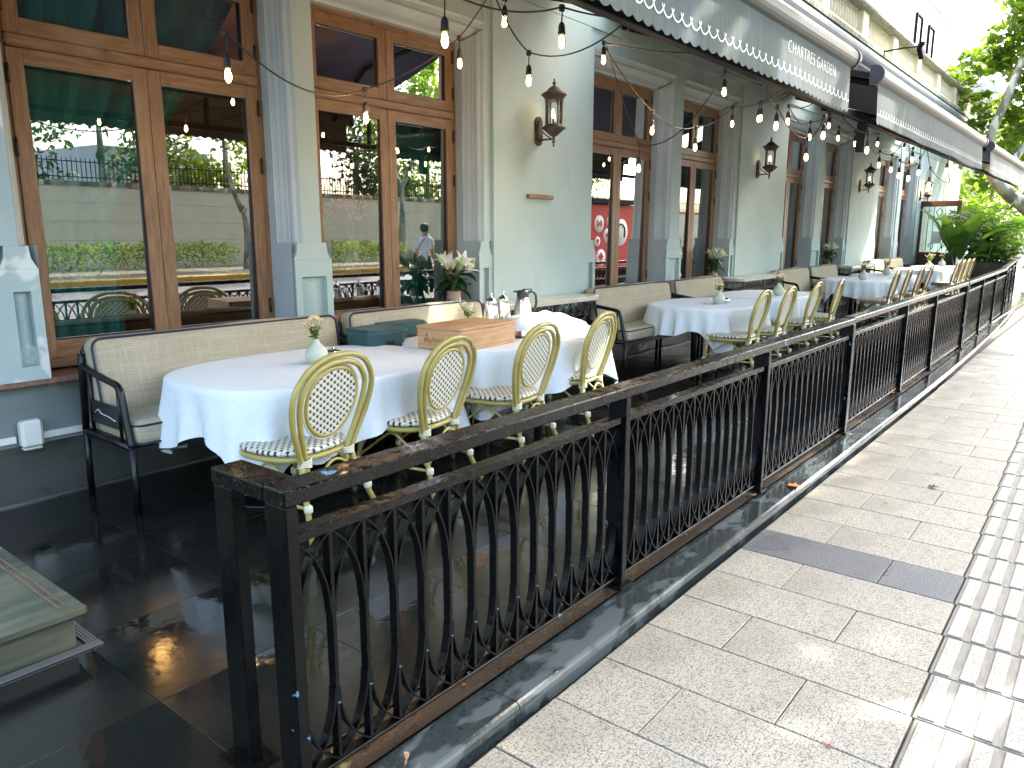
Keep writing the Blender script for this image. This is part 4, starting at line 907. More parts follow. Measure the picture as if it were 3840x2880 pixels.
# ================================================================== console tables
def console(lab, x0, x1, plain=False):
    L = x1-x0; t = thing('console_table', lab, 'side table', ((x0+x1)/2, 4.50, 0), group='console tables between benches'); h = L/2; zt = .90
    b = MB(); top = rrect(L, .42, .13 if not plain else .02)
    b.prism([(u*.985, v*.96) for u, v in top], zt-.045, zt-.02, 'z'); b.prism(top, zt-.019, zt, 'z'); b.obj('marble_top', 'marble_top' if not plain else 'marble_top', t)
    for sx in (-1, 1):
        for y in (-.16, .16):
            xx = sx*(h-.12); b = MB()
            if plain: b.box(xx-.012+sx*.1, y-.012, 0, xx+.012+sx*.1, y+.012, zt-.046)
            else: b.tube(bez([(xx, y, zt-.05), (xx+sx*.05, y, .74), (xx+sx*.07, y, .62), (xx+sx*.0, y, .42), (xx-sx*.05, y, .25), (xx+sx*.03, y, .06), (xx+sx*.05, y, .0)], 26), .011, 8)
            b.obj('leg', 'iron_plain', t)
    if plain:
        b = MB(); b.box(-h+.02, -.172, zt-.09, h-.02, -.15, zt-.047); b.box(-h+.02, -.172, .35, h-.02, -.15, .38); b.obj('apron', 'iron_plain', t); return t
    b = MB(); b.box(-h+.10, -.168, zt-.055, h-.10, -.152, zt-.046); b.box(-h+.10, -.168, zt-.19, h-.10, -.152, zt-.18)
    b.obj('apron_bars', 'iron_plain', t)
    b = MB(); n = int((L-.2)/.11)
    for k in range(n):
        xc = -h+.155+k*(L-.31)/(n-1); b.tube([(xc+.05*math.cos(a), -.16, zt-.118+.055*math.sin(a)) for a in [2*PI*q/16 for q in range(16)]], .006, 6, closed=True)
        b.tube(spiral(xc, zt-.118, .012, .036, k*1.7, 1.1, 14, -.16), .005, 6)
    b.obj('scroll_frieze', 'iron_plain', t, kind='stuff')
    for sx in (-1, 1):
        b = MB()
        for cx_, cz_, r_, a_, tn in ((h-.30, .60, .085, 1.5, 1.3), (h-.30, .43, .07, -1.2, -1.3), (h-.45, .55, .05, 0, 1.2)):
            b.tube(spiral(sx*cx_, cz_, .014, r_, a_, tn*sx, 26, -.16), .0075, 6)
        b.tube(bez([(sx*(h-.22), -.16, .72), (sx*(h-.38), -.16, .62), (sx*(h-.34), -.16, .5), (sx*(h-.2), -.16, .38)], 14), .008, 6); b.obj('scroll_bracket', 'iron_plain', t)
    b = MB(); b.box(-.035, -.17, zt-.18, .035, -.15, zt-.056); b.tube(bez([(-.06, -.16, .71), (.03, -.16, .6), (-.03, -.16, .5), (.06, -.16, .4)], 16), .008, 6); b.tube(bez([(.06, -.16, .71), (-.03, -.16, .6), (.03, -.16, .5), (-.06, -.16, .4)], 16), .008, 6); b.obj('centre_motif', 'iron_plain', t)
    b = MB(); b.box(-h+.15, -.008, .20, h-.15, .008, .216); b.obj('stretcher', 'iron_plain', t)
    return t
console('cream marble console with wrought iron scrolls right of the silver jug', 5.32, 6.92)
console('second marble console with iron scrolls, under the second wall lantern', 10.75, 12.62)
console('plain black framed side table under the third wall lantern', 16.4, 18.35, True)

# ================================================================== things on the tables
def small_vase(lab, x, y, petal, z=.743, s=1., n=9, seed=0, cat='vase'):
    rs = random.Random(seed); t = thing('bud_vase', lab, cat, (x, y, z), rs.uniform(0, 3), 'small white vases with flowers'); t.scale = (s, s, s)
    b = MB(); b.lathe([(.030, 0), (.042, .004), (.064, .025), (.071, .052), (.066, .08), (.050, .104), (.030, .122), (.020, .134), (.019, .150), (.0225, .155), (.016, .153), (.013, .135)], 28); b.obj('vase', 'ceramic', t)
    st, lf, fl_ = MB(), [], []
    for k in range(n):
        a = rs.uniform(0, 2*PI); r = rs.uniform(.02, .085); h = rs.uniform(.22, .30); p = (r*math.cos(a), r*math.sin(a), h)
        st.tube(bez([(0, 0, .14), (p[0]*.3, p[1]*.3, .19), p], 6), .0016, 5)
        for q in range(5): w = rs.uniform(.1, .55); lf.append((p[0]*w+rs.uniform(-.012, .012), p[1]*w+rs.uniform(-.012, .012), .155+(h-.155)*w))
        f = MB(); R_ = rs.uniform(.010, .017)
        for ly in range(2):
            for q in range(6):
                b0 = 2*PI*q/6+ly*.5; rr = R_*(1-.35*ly); zz = .004*ly
                f.add([(0, 0, zz), (rr*math.cos(b0-.42), rr*math.sin(b0-.42), zz+.006), (rr*1.25*math.cos(b0), rr*1.25*math.sin(b0), zz+.004+.006*ly), (rr*math.cos(b0+.42), rr*math.sin(b0+.42), zz+.006)], [(0, 1, 2, 3)])
        f.lathe([(.001, -.006), (.005, -.003), (.006, .004), (.001, .007)], 6, mi=0)
        o = f.obj('blossom', petal, t); o.location = p; o.rotation_euler = (rs.uniform(-.7, .7), rs.uniform(-.7, .7), 0)
    st.obj('stems', 'stem', t, kind='stuff'); leaves('foliage', lf, .032, 'leaf', t, droop=-.3)
VS = [(2.865, 3.846, 'peach', 'pale ceramic vase with peach flowers on the nearest table', 1.0), (4.42, 3.98, 'cream_petal', 'white flowers in a vase behind the wooden box', .95),
      (8.33, 3.61, 'peach', 'grey green vase with peach flowers on the first table beyond the gap', 1.), (10.02, 3.52, 'peach', 'round vase with peach blooms by the second console', 1.05),
      (14.4, 3.58, 'peach', 'vase with dull peach flowers under the third wall lantern', 1.15), (16.4, 3.65, 'cream_petal', 'white vase with cream blooms in the far row of tables', 1.15),
      (20.1, 3.58, 'peach', 'left of two white vases before the folding screen', 1.2), (21.95, 3.62, 'peach', 'right of two white vases before the folding screen', 1.15)]
for i, (x, y, p, l, s) in enumerate(VS): small_vase(l, x, y, p, s=s, seed=i, n=9 if i < 4 else 13)
def sugar(lab, x, y, s=1.):
    t = thing('sugar_bowl', lab, 'bowl', (x, y, .743), group='silver bowls by the vases'); t.scale = (s, s, s)
    b = MB(); b.lathe([(.025, 0), (.045, .008), (.055, .025), (.052, .04), (.05, .043)], 24); b.obj('bowl', 'chrome', t)
    b = MB(); b.lathe([(.052, .043), (.045, .055), (.02, .066), (.006, .069), (.007, .076), (.002, .08)], 24); b.obj('lid', 'chrome', t)
sugar('round silver bowl beside the vase on the nearest table', 3.0, 3.86, 1.15); sugar('small silver bowl beside the grey green vase beyond the gap', 8.50, 3.60, .95)
t = thing('wine_crate', 'pine wooden box with burnt lettering on the sunlit table', 'box', (3.745, 3.445, .743), R(3))
b = MB(); b.box(0, 0, 0, .64, .395, .142, b=.003); b.obj('body', 'pine', t)
b = MB(); b.box(-.004, -.004, .1445, .644, .40, .162, b=.002); b.obj('lid', 'pine', t)
cu = bpy.data.curves.new('lettering', 'FONT'); cu.body = 'Babylon'; cu.size = .05; cu.offset = -.0006
tmp = bpy.data.objects.new('lettering', cu); C.objects.link(tmp); bpy.context.view_layer.update()
me = bpy.data.meshes.new_from_object(tmp.evaluated_get(bpy.context.evaluated_depsgraph_get())); bpy.data.objects.remove(tmp)
for v in me.vertices: v.co = Vector((-.0012, .255-v.co.x, .055+v.co.y))
me.materials.clear(); me.materials.append(M['burn']); l = bpy.data.objects.new('lettering', me); C.objects.link(l); l.parent = t
b = MB(); yc, zc = .30, .06
for dy, r in ((.018, .009), (-.022, .014)): b.tube([(-.001, yc-dy*-1+r*math.cos(a), zc+r*math.sin(a)) for a in [2*PI*k/14 for k in range(14)]], .0022, 5, closed=True)
b.tube([(-.001, yc+.028, zc+.018), (-.001, yc+.012, zc+.012), (-.001, yc, zc+.022), (-.001, yc-.016, zc+.006)], .0025, 5); b.tube([(-.001, yc+.004, zc+.03), (-.001, yc+.002, zc+.055)], .0035, 5); b.obj('burnt_logo', 'burn', t)
def pot(lab, x, y, rz):
    t = thing('coffee_pot', lab, 'pot', (x, y, .743), rz, 'silver pots'); b = MB()
    b.lathe([(.062, 0), (.066, .005), (.066, .02), (.068, .05), (.064, .12), (.052, .20), (.046, .235), (.047, .24)], 28); b.obj('body', 'chrome', t)
    b = MB(); b.lathe([(.049, .241), (.047, .25), (.034, .268), (.014, .282), (.006, .287), (.006, .292), (.011, .30), (.009, .312), (.003, .322)], 24); b.obj('lid', 'chrome', t)
    b = MB(); b.tube(bez([(-.060, 0, .07), (-.095, 0, .11), (-.105, 0, .17), (-.13, 0, .235), (-.145, 0, .245)], 14), [.016-.0006*k for k in range(len(bez([(0, 0, 0), (1, 0, 0), (2, 0, 0), (3, 0, 0), (4, 0, 0)], 14)))], 10); b.obj('spout', 'chrome', t)
    b = MB(); b.tube(bez([(.05, 0, .215), (.095, 0, .23), (.118, 0, .17), (.11, 0, .10), (.066, 0, .06)], 16), .007, 8); b.obj('handle', 'chrome', t)
pot('left silver coffee pot with finial lid behind the wooden box', 4.77, 4.04, R(25)); pot('right silver coffee pot between the other pot and the jug', 5.0, 4.10, R(30))
t = thing('vacuum_jug', 'steel vacuum jug with black lid and handle beside the silver pots', 'jug', (5.30, 4.12, .743), R(-35)); b = MB()
b.lathe([(.075, 0), (.08, .006), (.08, .10), (.074, .16), (.056, .225), (.05, .24)], 28); b.obj('body', 'brushed', t)
b = MB(); b.lathe([(.051, .241), (.054, .25), (.052, .29), (.047, .305), (.02, .308), (.001, .308)], 24); b.box(-.085, -.018, .288, -.04, .018, .303, b=.004); b.box(.0, -.016, .309, .085, .016, .318, b=.003); b.obj('lid', 'blackplastic', t)
b = MB(); b.tube(bez([(.05, 0, .285), (.09, 0, .292), (.118, 0, .262), (.125, 0, .20), (.115, 0, .15), (.10, 0, .14)], 18), .012, 8); b.obj('handle', 'blackplastic', t)
t = thing('linen_pile', 'heap of loose white linen at the back of the sunlit table', 'linen', (5.30, 3.92, .744), R(-8))
b = MB(); nu, nv = 40, 28; vs = []
for j in range(nv+1):
    for i in range(nu+1):
        u, v = 2*i/nu-1, 2*j/nv-1; q = max(0., 1-abs(u)**3.2)*max(0., 1-abs(v)**3.0); h_ = .125*q**.42*(1-.30*(u*.5+.5))+.016*math.sin(5.3*u+2*v)*q**.5+.010*math.sin(9*v-4*u+1)*q**.5
        vs.append((.37*u+.02*math.sin(4*v), .21*v+.015*math.sin(5*u), max(.0, h_)))
b.add(vs, [(j*(nu+1)+i, j*(nu+1)+i+1, (j+1)*(nu+1)+i+1, (j+1)*(nu+1)+i) for j in range(nv) for i in range(nu)], sm=True); b.obj('linen', 'cloth', t)
t = thing('sachet_tray', 'small tray of sugar sachets beside the wooden box', 'tray', (4.63, 3.62, .744), R(12))
b = MB(); b.box(-.09, -.05, 0, .09, .05, .012, b=.003); b.obj('tray', 'burn', t)
for k in range(6): b = MB(); b.box(-.03, -.006, .02, .03, .006, .055, rot=R(random.uniform(-12, 12))); o = b.obj('sachet', 'brownpaper' if k % 2 else 'whitepaint', t); o.location = (random.uniform(-.03, .03), -.036+.014*k, -.006)
def bin_(lab, x, y, rz):
    t = thing('storage_bin', lab, 'bin', (x, y, .535), R(rz), 'teal storage bins'); t.scale = (.95, .95, 1.42); b = MB()
    pr = lambda w, d: rrect(w, d, .06)
    lo, hi = pr(.36, .27), pr(.40, .31); n = len(lo); b.add([(u, v, 0) for u, v in lo]+[(u, v, .20) for u, v in hi], [(j, (j+1) % n, n+(j+1) % n, n+j) for j in range(n)]+[list(range(n))[::-1]], sm=False)
    b.box(-.05, -.152, .135, .05, -.147, .165, mi=1, b=.002); b.obj('tub', ['teal', 'gasket'], t)
    b = MB(); b.prism(pr(.43, .335), .201, .218, 'z'); b.prism(pr(.40, .30), .2185, .228, 'z'); b.obj('lid', 'teal', t)
bin_('front teal lidded bin on the bench, left of the wooden box', 3.72, 4.27, 4); bin_('rear teal lidded bin on the bench, nearer the wall', 4.10, 4.44, 2)

# lilies in glass jars on the sill
def lily_vase(lab, x, seed, bloom):
    rs = random.Random(seed); t = thing('lily_vase', lab, 'vase', (x, 4.80, ZS), rs.uniform(-.3, .3), 'lily vases on the window sill')
    b = MB(); b.lathe([(.055, 0), (.062, .006), (.066, .05), (.066, .16), (.06, .20), (.052, .225), (.055, .25)], 24, cap=False); b.lathe([(.054, .004), (.054, .006)], 20); b.obj('jar', 'glass', t)
    b = MB(); b.lathe([(.0575, .195), (.0585, .20), (.054, .228), (.0575, .258)], 24, cap=False); b.obj('paper_wrap', 'brownpaper', t)
    st = MB()
    for k in range(9):
        a = rs.uniform(0, 2*PI); st.tube(bez([(.035*math.cos(a+2), .035*math.sin(a+2), .01), (0, 0, .24), (.07*math.cos(a), .045*math.sin(a)-.01, .42)], 8), .0035, 5)
    st.obj('stems', 'stem', t, kind='stuff')
    for k in range(26):
        a = 2*PI*k/26*2.4+rs.uniform(-.3, .3); L = rs.uniform(.14, .21); w = L*.17; z0 = rs.uniform(.27, .40); el = rs.uniform(-.35, .75); b = MB(); vs = []
        for q in range(6):
            u = q/5; ww = w*math.sin(PI*(.08+.92*u))**.8; r = .02+L*u*math.cos(el-.5*u); z = z0+L*u*math.sin(el-.5*u); cx, cy = r*math.cos(a), r*math.sin(a)*.72-.01
            vs += [(cx-ww*math.sin(a), cy+ww*math.cos(a), z+.010), (cx, cy, z), (cx+ww*math.sin(a), cy-ww*math.cos(a), z+.010)]
        b.add(vs, [f for q in range(5) for f in ((3*q, 3*q+1, 3*q+4, 3*q+3), (3*q+1, 3*q+2, 3*q+5, 3*q+4))], sm=True); b.obj('leaf', 'leaf_lily', t)
    for k in range(bloom[0]):
        a = 2*PI*k/bloom[0]+rs.uniform(-.4, .4); lean = rs.uniform(.35, .95); b = MB()
        for pt in range(6):
            pa = 2*PI*pt/6+rs.uniform(-.1, .1); vs = []; L = rs.uniform(.105, .125) if pt % 2 else .115; w = .026 if pt % 2 else .019
            for q in range(7):
                u = q/6; r = .008+.085*u**2.1; z = L*(u-.22*u**3.5); ww = w*math.sin(PI*(.12+.86*u))
                ca, sa = math.cos(pa), math.sin(pa); vs += [(r*ca-ww*sa, r*sa+ww*ca, z+.004), (r*ca, r*sa, z), (r*ca+ww*sa, r*sa-ww*ca, z+.004)]
            b.add(vs, [f for q in range(6) for f in ((3*q, 3*q+1, 3*q+4, 3*q+3), (3*q+1, 3*q+2, 3*q+5, 3*q+4))], sm=True)
        for pt in range(5): pa = 2*PI*pt/5; b.tube([(0, 0, .02), (.022*math.cos(pa), .022*math.sin(pa), .09)], .0012, 4)
        o = b.obj('lily', 'lily', t); o.location = (.085*math.cos(a), .05*math.sin(a)-.03, rs.uniform(.40, .47)); o.rotation_euler = Vector((math.cos(a)*lean, math.sin(a)*lean-.5, 1)).to_track_quat('Z', 'Y').to_euler()
    for k in range(bloom[1]):
        a = 2*PI*k/bloom[1]+1; b = MB(); b.lathe([(.004, 0), (.013, .02), (.017, .05), (.015, .085), (.006, .115), (.001, .12)], 8); o = b.obj('bud', 'lily_bud', t)
        o.location = (.11*math.cos(a), .06*math.sin(a)-.02, rs.uniform(.40, .46)); o.rotation_euler = Vector((math.cos(a)*.8, math.sin(a)*.4, 1)).to_track_quat('Z', 'Y').to_euler()
    return t
lily_vase('white lilies in a glass jar on the sill left of the big pier', 5.13, 1, (5, 5)).scale = (1.2, 1.2, 1.16)
lily_vase('white lilies in a glass jar by the fourth window', 10.80, 2, (4, 6)).scale = (1.12, 1.12, 1.12)
lily_vase('lily jar with one open bloom by the sixth window, farthest of the three', 16.45, 3, (2, 4)).scale = (1.15, 1.15, 1.15)

# ================================================================== string lights
def sag(a, b, s, n=12):
    a, b = Vector(a), Vector(b); return [a.lerp(b, k/n)-Vector((0, 0, s*4*(k/n)*(1-k/n))) for k in range(n+1)]
_bulb = {}
def string(label, nodes, sags):
    """nodes: (x, y, z, drop); drop > 0 hangs a bulb that far below the cable"""
    t = thing('string_light', label, 'string light', nodes[0][:3], group='strings of warm bulbs'); o0 = Vector(nodes[0][:3])
    b = MB(); path = []
    for k in range(len(nodes)-1):
        p = sag(Vector(nodes[k][:3])-o0, Vector(nodes[k+1][:3])-o0, sags[k] if isinstance(sags, (list, tuple)) else sags); path += p if k == 0 else p[1:]
    b.tube(path, .0045, 6); b.obj('cable', 'rubber', t)
    for x, y, z, d in nodes:
        if not d: continue
        p = Vector((x, y, z))-o0; key = round(d, 2)
        if key not in _bulb:
            m = MB(); m.box(-.013, -.012, -.022, .013, .012, .012, b=.004); m.tube([(0, 0, -.015), (.003, 0, -key*.5), (0, 0, -key+.0)], .0035, 6)
            m.lathe([(.005, -key), (.012, -key-.008), (.0165, -key-.02), (.0175, -key-.045), (.019, -key-.05), (.019, -key-.058), (.016, -key-.062)], 14); s = m.obj('bulb', 'rubber', t, loc=p)
            m = MB(); m.lathe([(.013, -key-.062), (.0135, -key-.066), (.0175, -key-.081), (.0205, -key-.098), (.0195, -key-.112), (.0135, -key-.124), (.006, -key-.1295), (.0005, -key-.130)], 18, cap=False); g = m.obj('glass', 'bulbglass', s)
            m = MB(); m.lathe([(.004, -key-.066), (.0115, -key-.080), (.0155, -key-.097), (.014, -key-.111), (.008, -key-.122), (.001, -key-.125)], 10); f = m.obj('filament', 'filament', s); _bulb[key] = (s, g, f)
        else:
            s, g, f = _bulb[key]; ns = inst(s, p, t); inst(g, (0, 0, 0), ns); inst(f, (0, 0, 0), ns)
    return t
string('string light swooping across the two nearest windows', [(1.55, 3.45, 2.90, 0), (2.117, 3.41, 2.46, .10), (3.174, 3.665, 2.38, .07), (3.993, 3.646, 2.82, .07), (4.3, 3.55, 3.25, 0)], [.05, .13, .04, .02])
string('short string light with a big near bulb above the second window', [(2.25, 2.45, 2.72, 0), (2.519, 2.384, 2.54, .10), (3.378, 2.381, 2.66, .07), (3.62, 2.16, 2.62, 0)], [.02, .05, .01])
string('loop of cable over the pale pier with a low bulb', [(3.50, 3.6, 3.35, 0), (3.936, 3.21, 2.97, .04), (3.5, 3.0, 2.99, 0), (3.898, 2.99, 2.62, .07), (3.64, 2.16, 2.61, 0)], [.02, .03, .06, .08])
string('string light by the head of the third window, bulb against the wall', [(3.66, 2.14, 2.60, 0), (5.192, 3.265, 2.96, .0), (5.18, 3.262, 2.95, .03), (4.6, 2.16, 2.62, 0)], [.06, 0, .02])
string('wide crossing string light over the third and fourth windows', [(5.19, 3.27, 2.93, 0), (6.211, 3.392, 2.59, .07), (6.794, 3.255, 2.51, .09), (7.698, 3.293, 2.80, .07), (5.9, 2.12, 2.56, 0)], [.03, .07, .05, .03])
string('long low string light dipping in front of the third window', [(5.20, 3.25, 2.92, 0), (5.592, 3.164, 2.24, .09), (5.812, 2.564, 2.76, .06), (5.45, 2.13, 2.55, 0)], [.03, .17, .01])
string('pair of loose bulbs hanging from the beam above the second lantern', [(5.75, 2.13, 2.55, 0), (7.70, 3.0, 2.82, .06), (7.05, 2.5, 2.86, 0), (7.80, 3.06, 2.83, .06), (6.0, 2.13, 2.56, 0)], [.02, .02, .02, .02])
string('string light draped under the right end of the first awning', [(5.5, 2.12, 2.55, 0), (5.999, 2.213, 2.49, .05), (7.096, 2.329, 2.37, .07), (6.643, 2.055, 2.48, .06), (7.0, 2.13, 2.57, 0)], [.03, .07, .05, .02])
string('tangled string light over the fifth window', [(6.6, 2.14, 2.58, 0), (7.464, 2.645, 2.72, .05), (8.366, 2.726, 2.68, .06), (9.062, 2.75, 2.85, .04), (7.2, 2.14, 2.60, 0)], [.03, .08, .03, .02])
string('string light passing behind the black drop post', [(7.6, 2.3, 2.62, 0), (10.019, 2.92, 2.82, .04), (10.692, 2.902, 2.84, .07), (11.641, 2.863, 2.90, .05), (8.6, 2.14, 2.60, 0)], [.05, .04, .03, .02])
string('string light under the left end of the middle awning', [(7.3, 2.14, 2.60, 0), (7.738, 1.99, 2.45, .06), (10.174, 2.466, 2.52, .07), (10.21, 2.335, 2.47, .08), (9.9, 2.14, 2.62, 0)], [.05, .10, .02, .02])
string('string light crossing before the seventh window', [(8.7, 2.14, 2.62, 0), (11.919, 2.584, 2.82, .04), (10.868, 2.249, 2.60, .05), (9.682, 2.126, 2.36, .08), (9.464, 1.98, 2.32, .09), (9.9, 2.10, 2.58, 0)], [.05, .05, .08, .03, .02])
string('far string light ending beyond the end of the wall', [(10.3, 2.05, 2.62, 0), (9.76, 1.94, 2.38, .07), (10.6, 2.05, 2.60, 0), (9.95, 1.86, 2.28, .10), (10.85, 1.80, 2.16, 0), (10.8, 1.84, 2.46, .07), (11.4, 2.05, 2.66, 0)], [.02, .04, .02, .05, .02, .02])
for x, y, z in ((3.98, 3.3, 2.88), (5.19, 3.5, 2.87), (6.2, 3.4, 2.5), (3.17, 3.6, 2.24)):
    l = bpy.data.lights.new('bulb_light', 'POINT'); l.energy = 1.6; l.color = (1, .6, .28); l.shadow_soft_size = .02; o = bpy.data.objects.new('bulb_light', l); C.objects.link(o); o.location = (x, y-.03, z-.06)

# ================================================================== folding screen and pot plants at the far end
t = thing('folding_screen', 'dark wooden screen with glass and iron scrolls at the far end', 'screen', (24.5, 3.70, 0), R(90))
b = MB()
for x0, x1 in ((0, .11), (.95, 1.06)): b.box(x0, -.03, 0, x1, .03, 2.46, b=.005)
for z0, z1 in ((.02, .22), (.85, 1.04), (2.30, 2.455)): b.box(.111, -.028, z0, .949, .028, z1, b=.004)
b.obj('frame', 'screenwood', t)
b = MB(); b.box(.111, -.012, .221, .949, .012, .849); b.box(.20, .0125, .30, .86, .022, .77, b=.006); b.obj('lower_panel', 'screenwood', t)
b = MB(); b.box(.112, -.003, 1.041, .948, .003, 2.299); b.obj('glass', 'screenglass', t)
b = MB()
for x in (.26, .39, .67, .80): b.tube([(x, .012, 1.06), (x, .012, 2.28)], .008, 6)
b.obj('upright_bars', 'iron_plain', t)
b = MB()
for sx in (-1, 1):
    for cz, a0 in ((2.0, 0), (1.22, PI)): b.tube(spiral(.53+sx*.16, cz, .02, .09, a0, 1.2*sx, 20, .012), .008, 6)
    b.tube(bez([(.53, .012, 2.26), (.53+sx*.08, .012, 2.15), (.53+sx*.02, .012, 2.02), (.53+sx*.09, .012, 1.9)], 12), .008, 6); b.tube(arc(.53+sx*.30, 2.24, .08, PI, 2*PI, 8, .012), .008, 6)
b.obj('iron_scrolls', 'iron_plain', t, kind='stuff')
b = MB(); b.box(.42, .032, 1.28, .66, .036, 1.62); b.obj('notice_paper', 'whitepaint', t)

def paddle(L, w, bend, name, par, base, az, el, m='leaf_big', stalk=.5):
    """one long stalked blade that rises and droops"""
    b = MB(); n = 12; vs = []; P = []
    for q in range(n+1):
        u = q/n; e = el-bend*u**1.6; d = Vector((math.cos(az)*math.cos(e), math.sin(az)*math.cos(e), math.sin(e))); P.append((P[-1]+d*L/n) if P else Vector(base))
    s = Vector((-math.sin(az), math.cos(az), 0)); k0 = int(n*stalk)
    b.tube(P[:k0+2], [.016-.008*i/(k0+2) for i in range(k0+2)], 6)
    for q in range(k0, n+1):
        u = (q-k0)/(n-k0); ww = w*math.sin(PI*(.06+.92*u))**.75; vs += [P[q]-s*ww+Vector((0, 0, .25*ww)), P[q], P[q]+s*ww+Vector((0, 0, .25*ww))]
    b.add(vs, [f for q in range(n-k0) for f in ((3*q, 3*q+1, 3*q+4, 3*q+3), (3*q+1, 3*q+2, 3*q+5, 3*q+4))], sm=True); b.obj(name, m, par)
t = thing('strelitzia_plant', 'tall pot plant with big paddle leaves before the folding screen', 'plant', (23.7, 3.55, 0))
b = MB(); b.lathe([(.20, 0), (.25, .05), (.28, .42), (.29, .45), (.26, .45), (.25, .40)], 20); b.obj('pot', 'iron_plain', t)
for az, el, L, w, bd, st in ((-1.5, 1.30, 2.25, .17, 1.15, .55), (-1.9, 1.22, 2.0, .19, 1.1, .55), (1.9, 1.30, 1.55, .24, .35, .32), (2.6, 1.35, 1.75, .22, .3, .34), (-1.2, 1.25, 1.5, .20, .45, .32), (-1.7, 1.05, 2.2, .16, 1.5, .58), (1.5, 1.38, 2.2, .17, .8, .55), (-2.3, 1.0, 1.35, .15, 1.3, .48), (3.3, 1.3, 1.5, .17, .4, .36), (-2.6, 1.3, 1.95, .21, .6, .42), (.6, 1.2, 1.7, .18, .8, .48), (-1.55, 1.4, 2.5, .18, 1.0, .6)): paddle(L, w, bd, 'leaf', t, (random.uniform(-.06, .06), random.uniform(-.06, .06), .40), az, el, stalk=st)
def frond_mesh(L, n, seed):
    rs = random.Random(seed); b = MB(); P = [Vector((0, 0, 0))]; e = 1.25
    for q in range(14): e -= .13+.03*q/14; P.append(P[-1]+Vector((math.cos(e), 0, math.sin(e)))*L/14)
    b.tube(P, [.008-.0004*k for k in range(15)], 5)
    for q in range(n):
        u = .22+.76*q/n; i = int(u*14); p = P[i].lerp(P[min(14, i+1)], u*14-i); ll = L*.30*math.sin(PI*(.15+.8*u))
        for sg in (-1, 1):
            d = Vector((.55, sg*.8, .12-rs.uniform(0, .35))).normalized(); w = Vector((.016, 0, .010)); m_ = p+d*ll*.5+Vector((0, 0, .02)); b.add([p, m_-w, p+d*ll+Vector((0, 0, -.05*ll)), m_+w], [(0, 1, 2, 3)])
    return b
def palm(lab, x, y, z0, n, L, seed, spread=.25):
    t = thing('palm_plant', lab, 'plant', (x, y, z0), group='leafy palms at the end of the railing'); rs = random.Random(seed); pro = [frond_mesh(L*(.8+.2*k), 22, seed+k).obj('frond', 'leaf_palm', t) for k in range(3)]
    for k in range(n):
        o = pro[k] if k < 3 else pro[k % 3].copy()
        if k >= 3: C.objects.link(o); o.parent = t
        a = rs.uniform(0, 2*PI); q = rs.uniform(0, 1); o.location = (spread*math.cos(a)*q, spread*math.sin(a)*q, rs.uniform(0, .9)*(1-.4*q)); o.rotation_euler = (rs.uniform(-.2, .2), rs.uniform(-.25, .6), a); s = rs.uniform(.65, 1.1); o.scale = (s, s, s)
    b = MB()
    for k in range(9): a = rs.uniform(0, 2*PI); b.tube([(.05*math.cos(a), .05*math.sin(a), -.25), (.3*spread*math.cos(a)*3, .3*spread*math.sin(a)*3, 1.0)], .012, 6)
    b.obj('cane', 'stem', t, kind='stuff')
palm('tall feathery palm at the end of the railing, nearest the pavement', 24.0, 2.75, .95, 48, 1.45, 5); palm('palm behind the first, nearer the wall', 24.8, 3.1, 1.0, 36, 1.45, 8)
t = thing('planter', 'black square planter under the feathery palms', 'planter', (24.3, 2.85, 0))
b = MB(); b.box(-.75, -.5, 0, .75, .5, .80, b=.01); b.box(-.70, -.45, .801, .70, .45, .81, mi=1); b.obj('box', ['iron_plain', 'soil'], t)
t = thing('garden_bush', 'dense leafy shrub spilling over the black planter', 'bush', (24.2, 2.8, .75)); leaves('foliage', blob_pts(2600, [(0, 0, .3), (-.3, -.25, .15), (.35, .2, .45), (-.2, .3, .25), (.1, -.35, .4), (0, 0, .85)], [.42, .34, .42, .34, .3, .36]), .10, 'leaf_dark', t); leaves('shoots', blob_pts(500, [(0, -.2, .7), (-.3, 0, .5), (.3, .2, 1.0)], [.4, .35, .4]), .11, 'leaf', t)

# ================================================================== trees
def tree(lab, x, y, trunk, limbs, clumps, n, leaf=.17, m='leaf', z=-.2, shape=LOBED, group='plane trees along the street', name='plane_tree', r0=.22):
    t = thing(name, lab, 'tree', (x, y, z), group=group)
    b = MB(); P = bez(trunk, 18); b.tube(P, [r0*(1-.74*k/len(P)) for k in range(len(P))], 12); b.obj('trunk', 'bark', t)
    for L_ in limbs:
        b = MB(); P = bez(L_, 12); b.tube(P, [r0*.55*(1-.85*k/len(P)) for k in range(len(P))], 8); b.obj('limb', 'bark', t)
    if clumps: leaves('crown', blob_pts(n, [c[:3] for c in clumps], [c[3] for c in clumps]), leaf, m, t, shape=shape)
    return t
rs = random.Random(3)
def clumps_in(c, ext, k, r): return [(c[0]+rs.uniform(-1, 1)*ext[0], c[1]+rs.uniform(-1, 1)*ext[1], c[2]+rs.uniform(-1, 1)*ext[2], rs.uniform(*r)) for _ in range(k)]
def cover(x0, x1, y0, y1, tx, ty):
    out = []; x = x0
    while x <= x1:
        y = y0
        while y <= y1: out.append((x+rs.uniform(-.25, .25), y+rs.uniform(-.2, .2), 6.9+rs.uniform(-.7, .9), rs.uniform(.6, .85))); y += .75
        x += .8
    return out
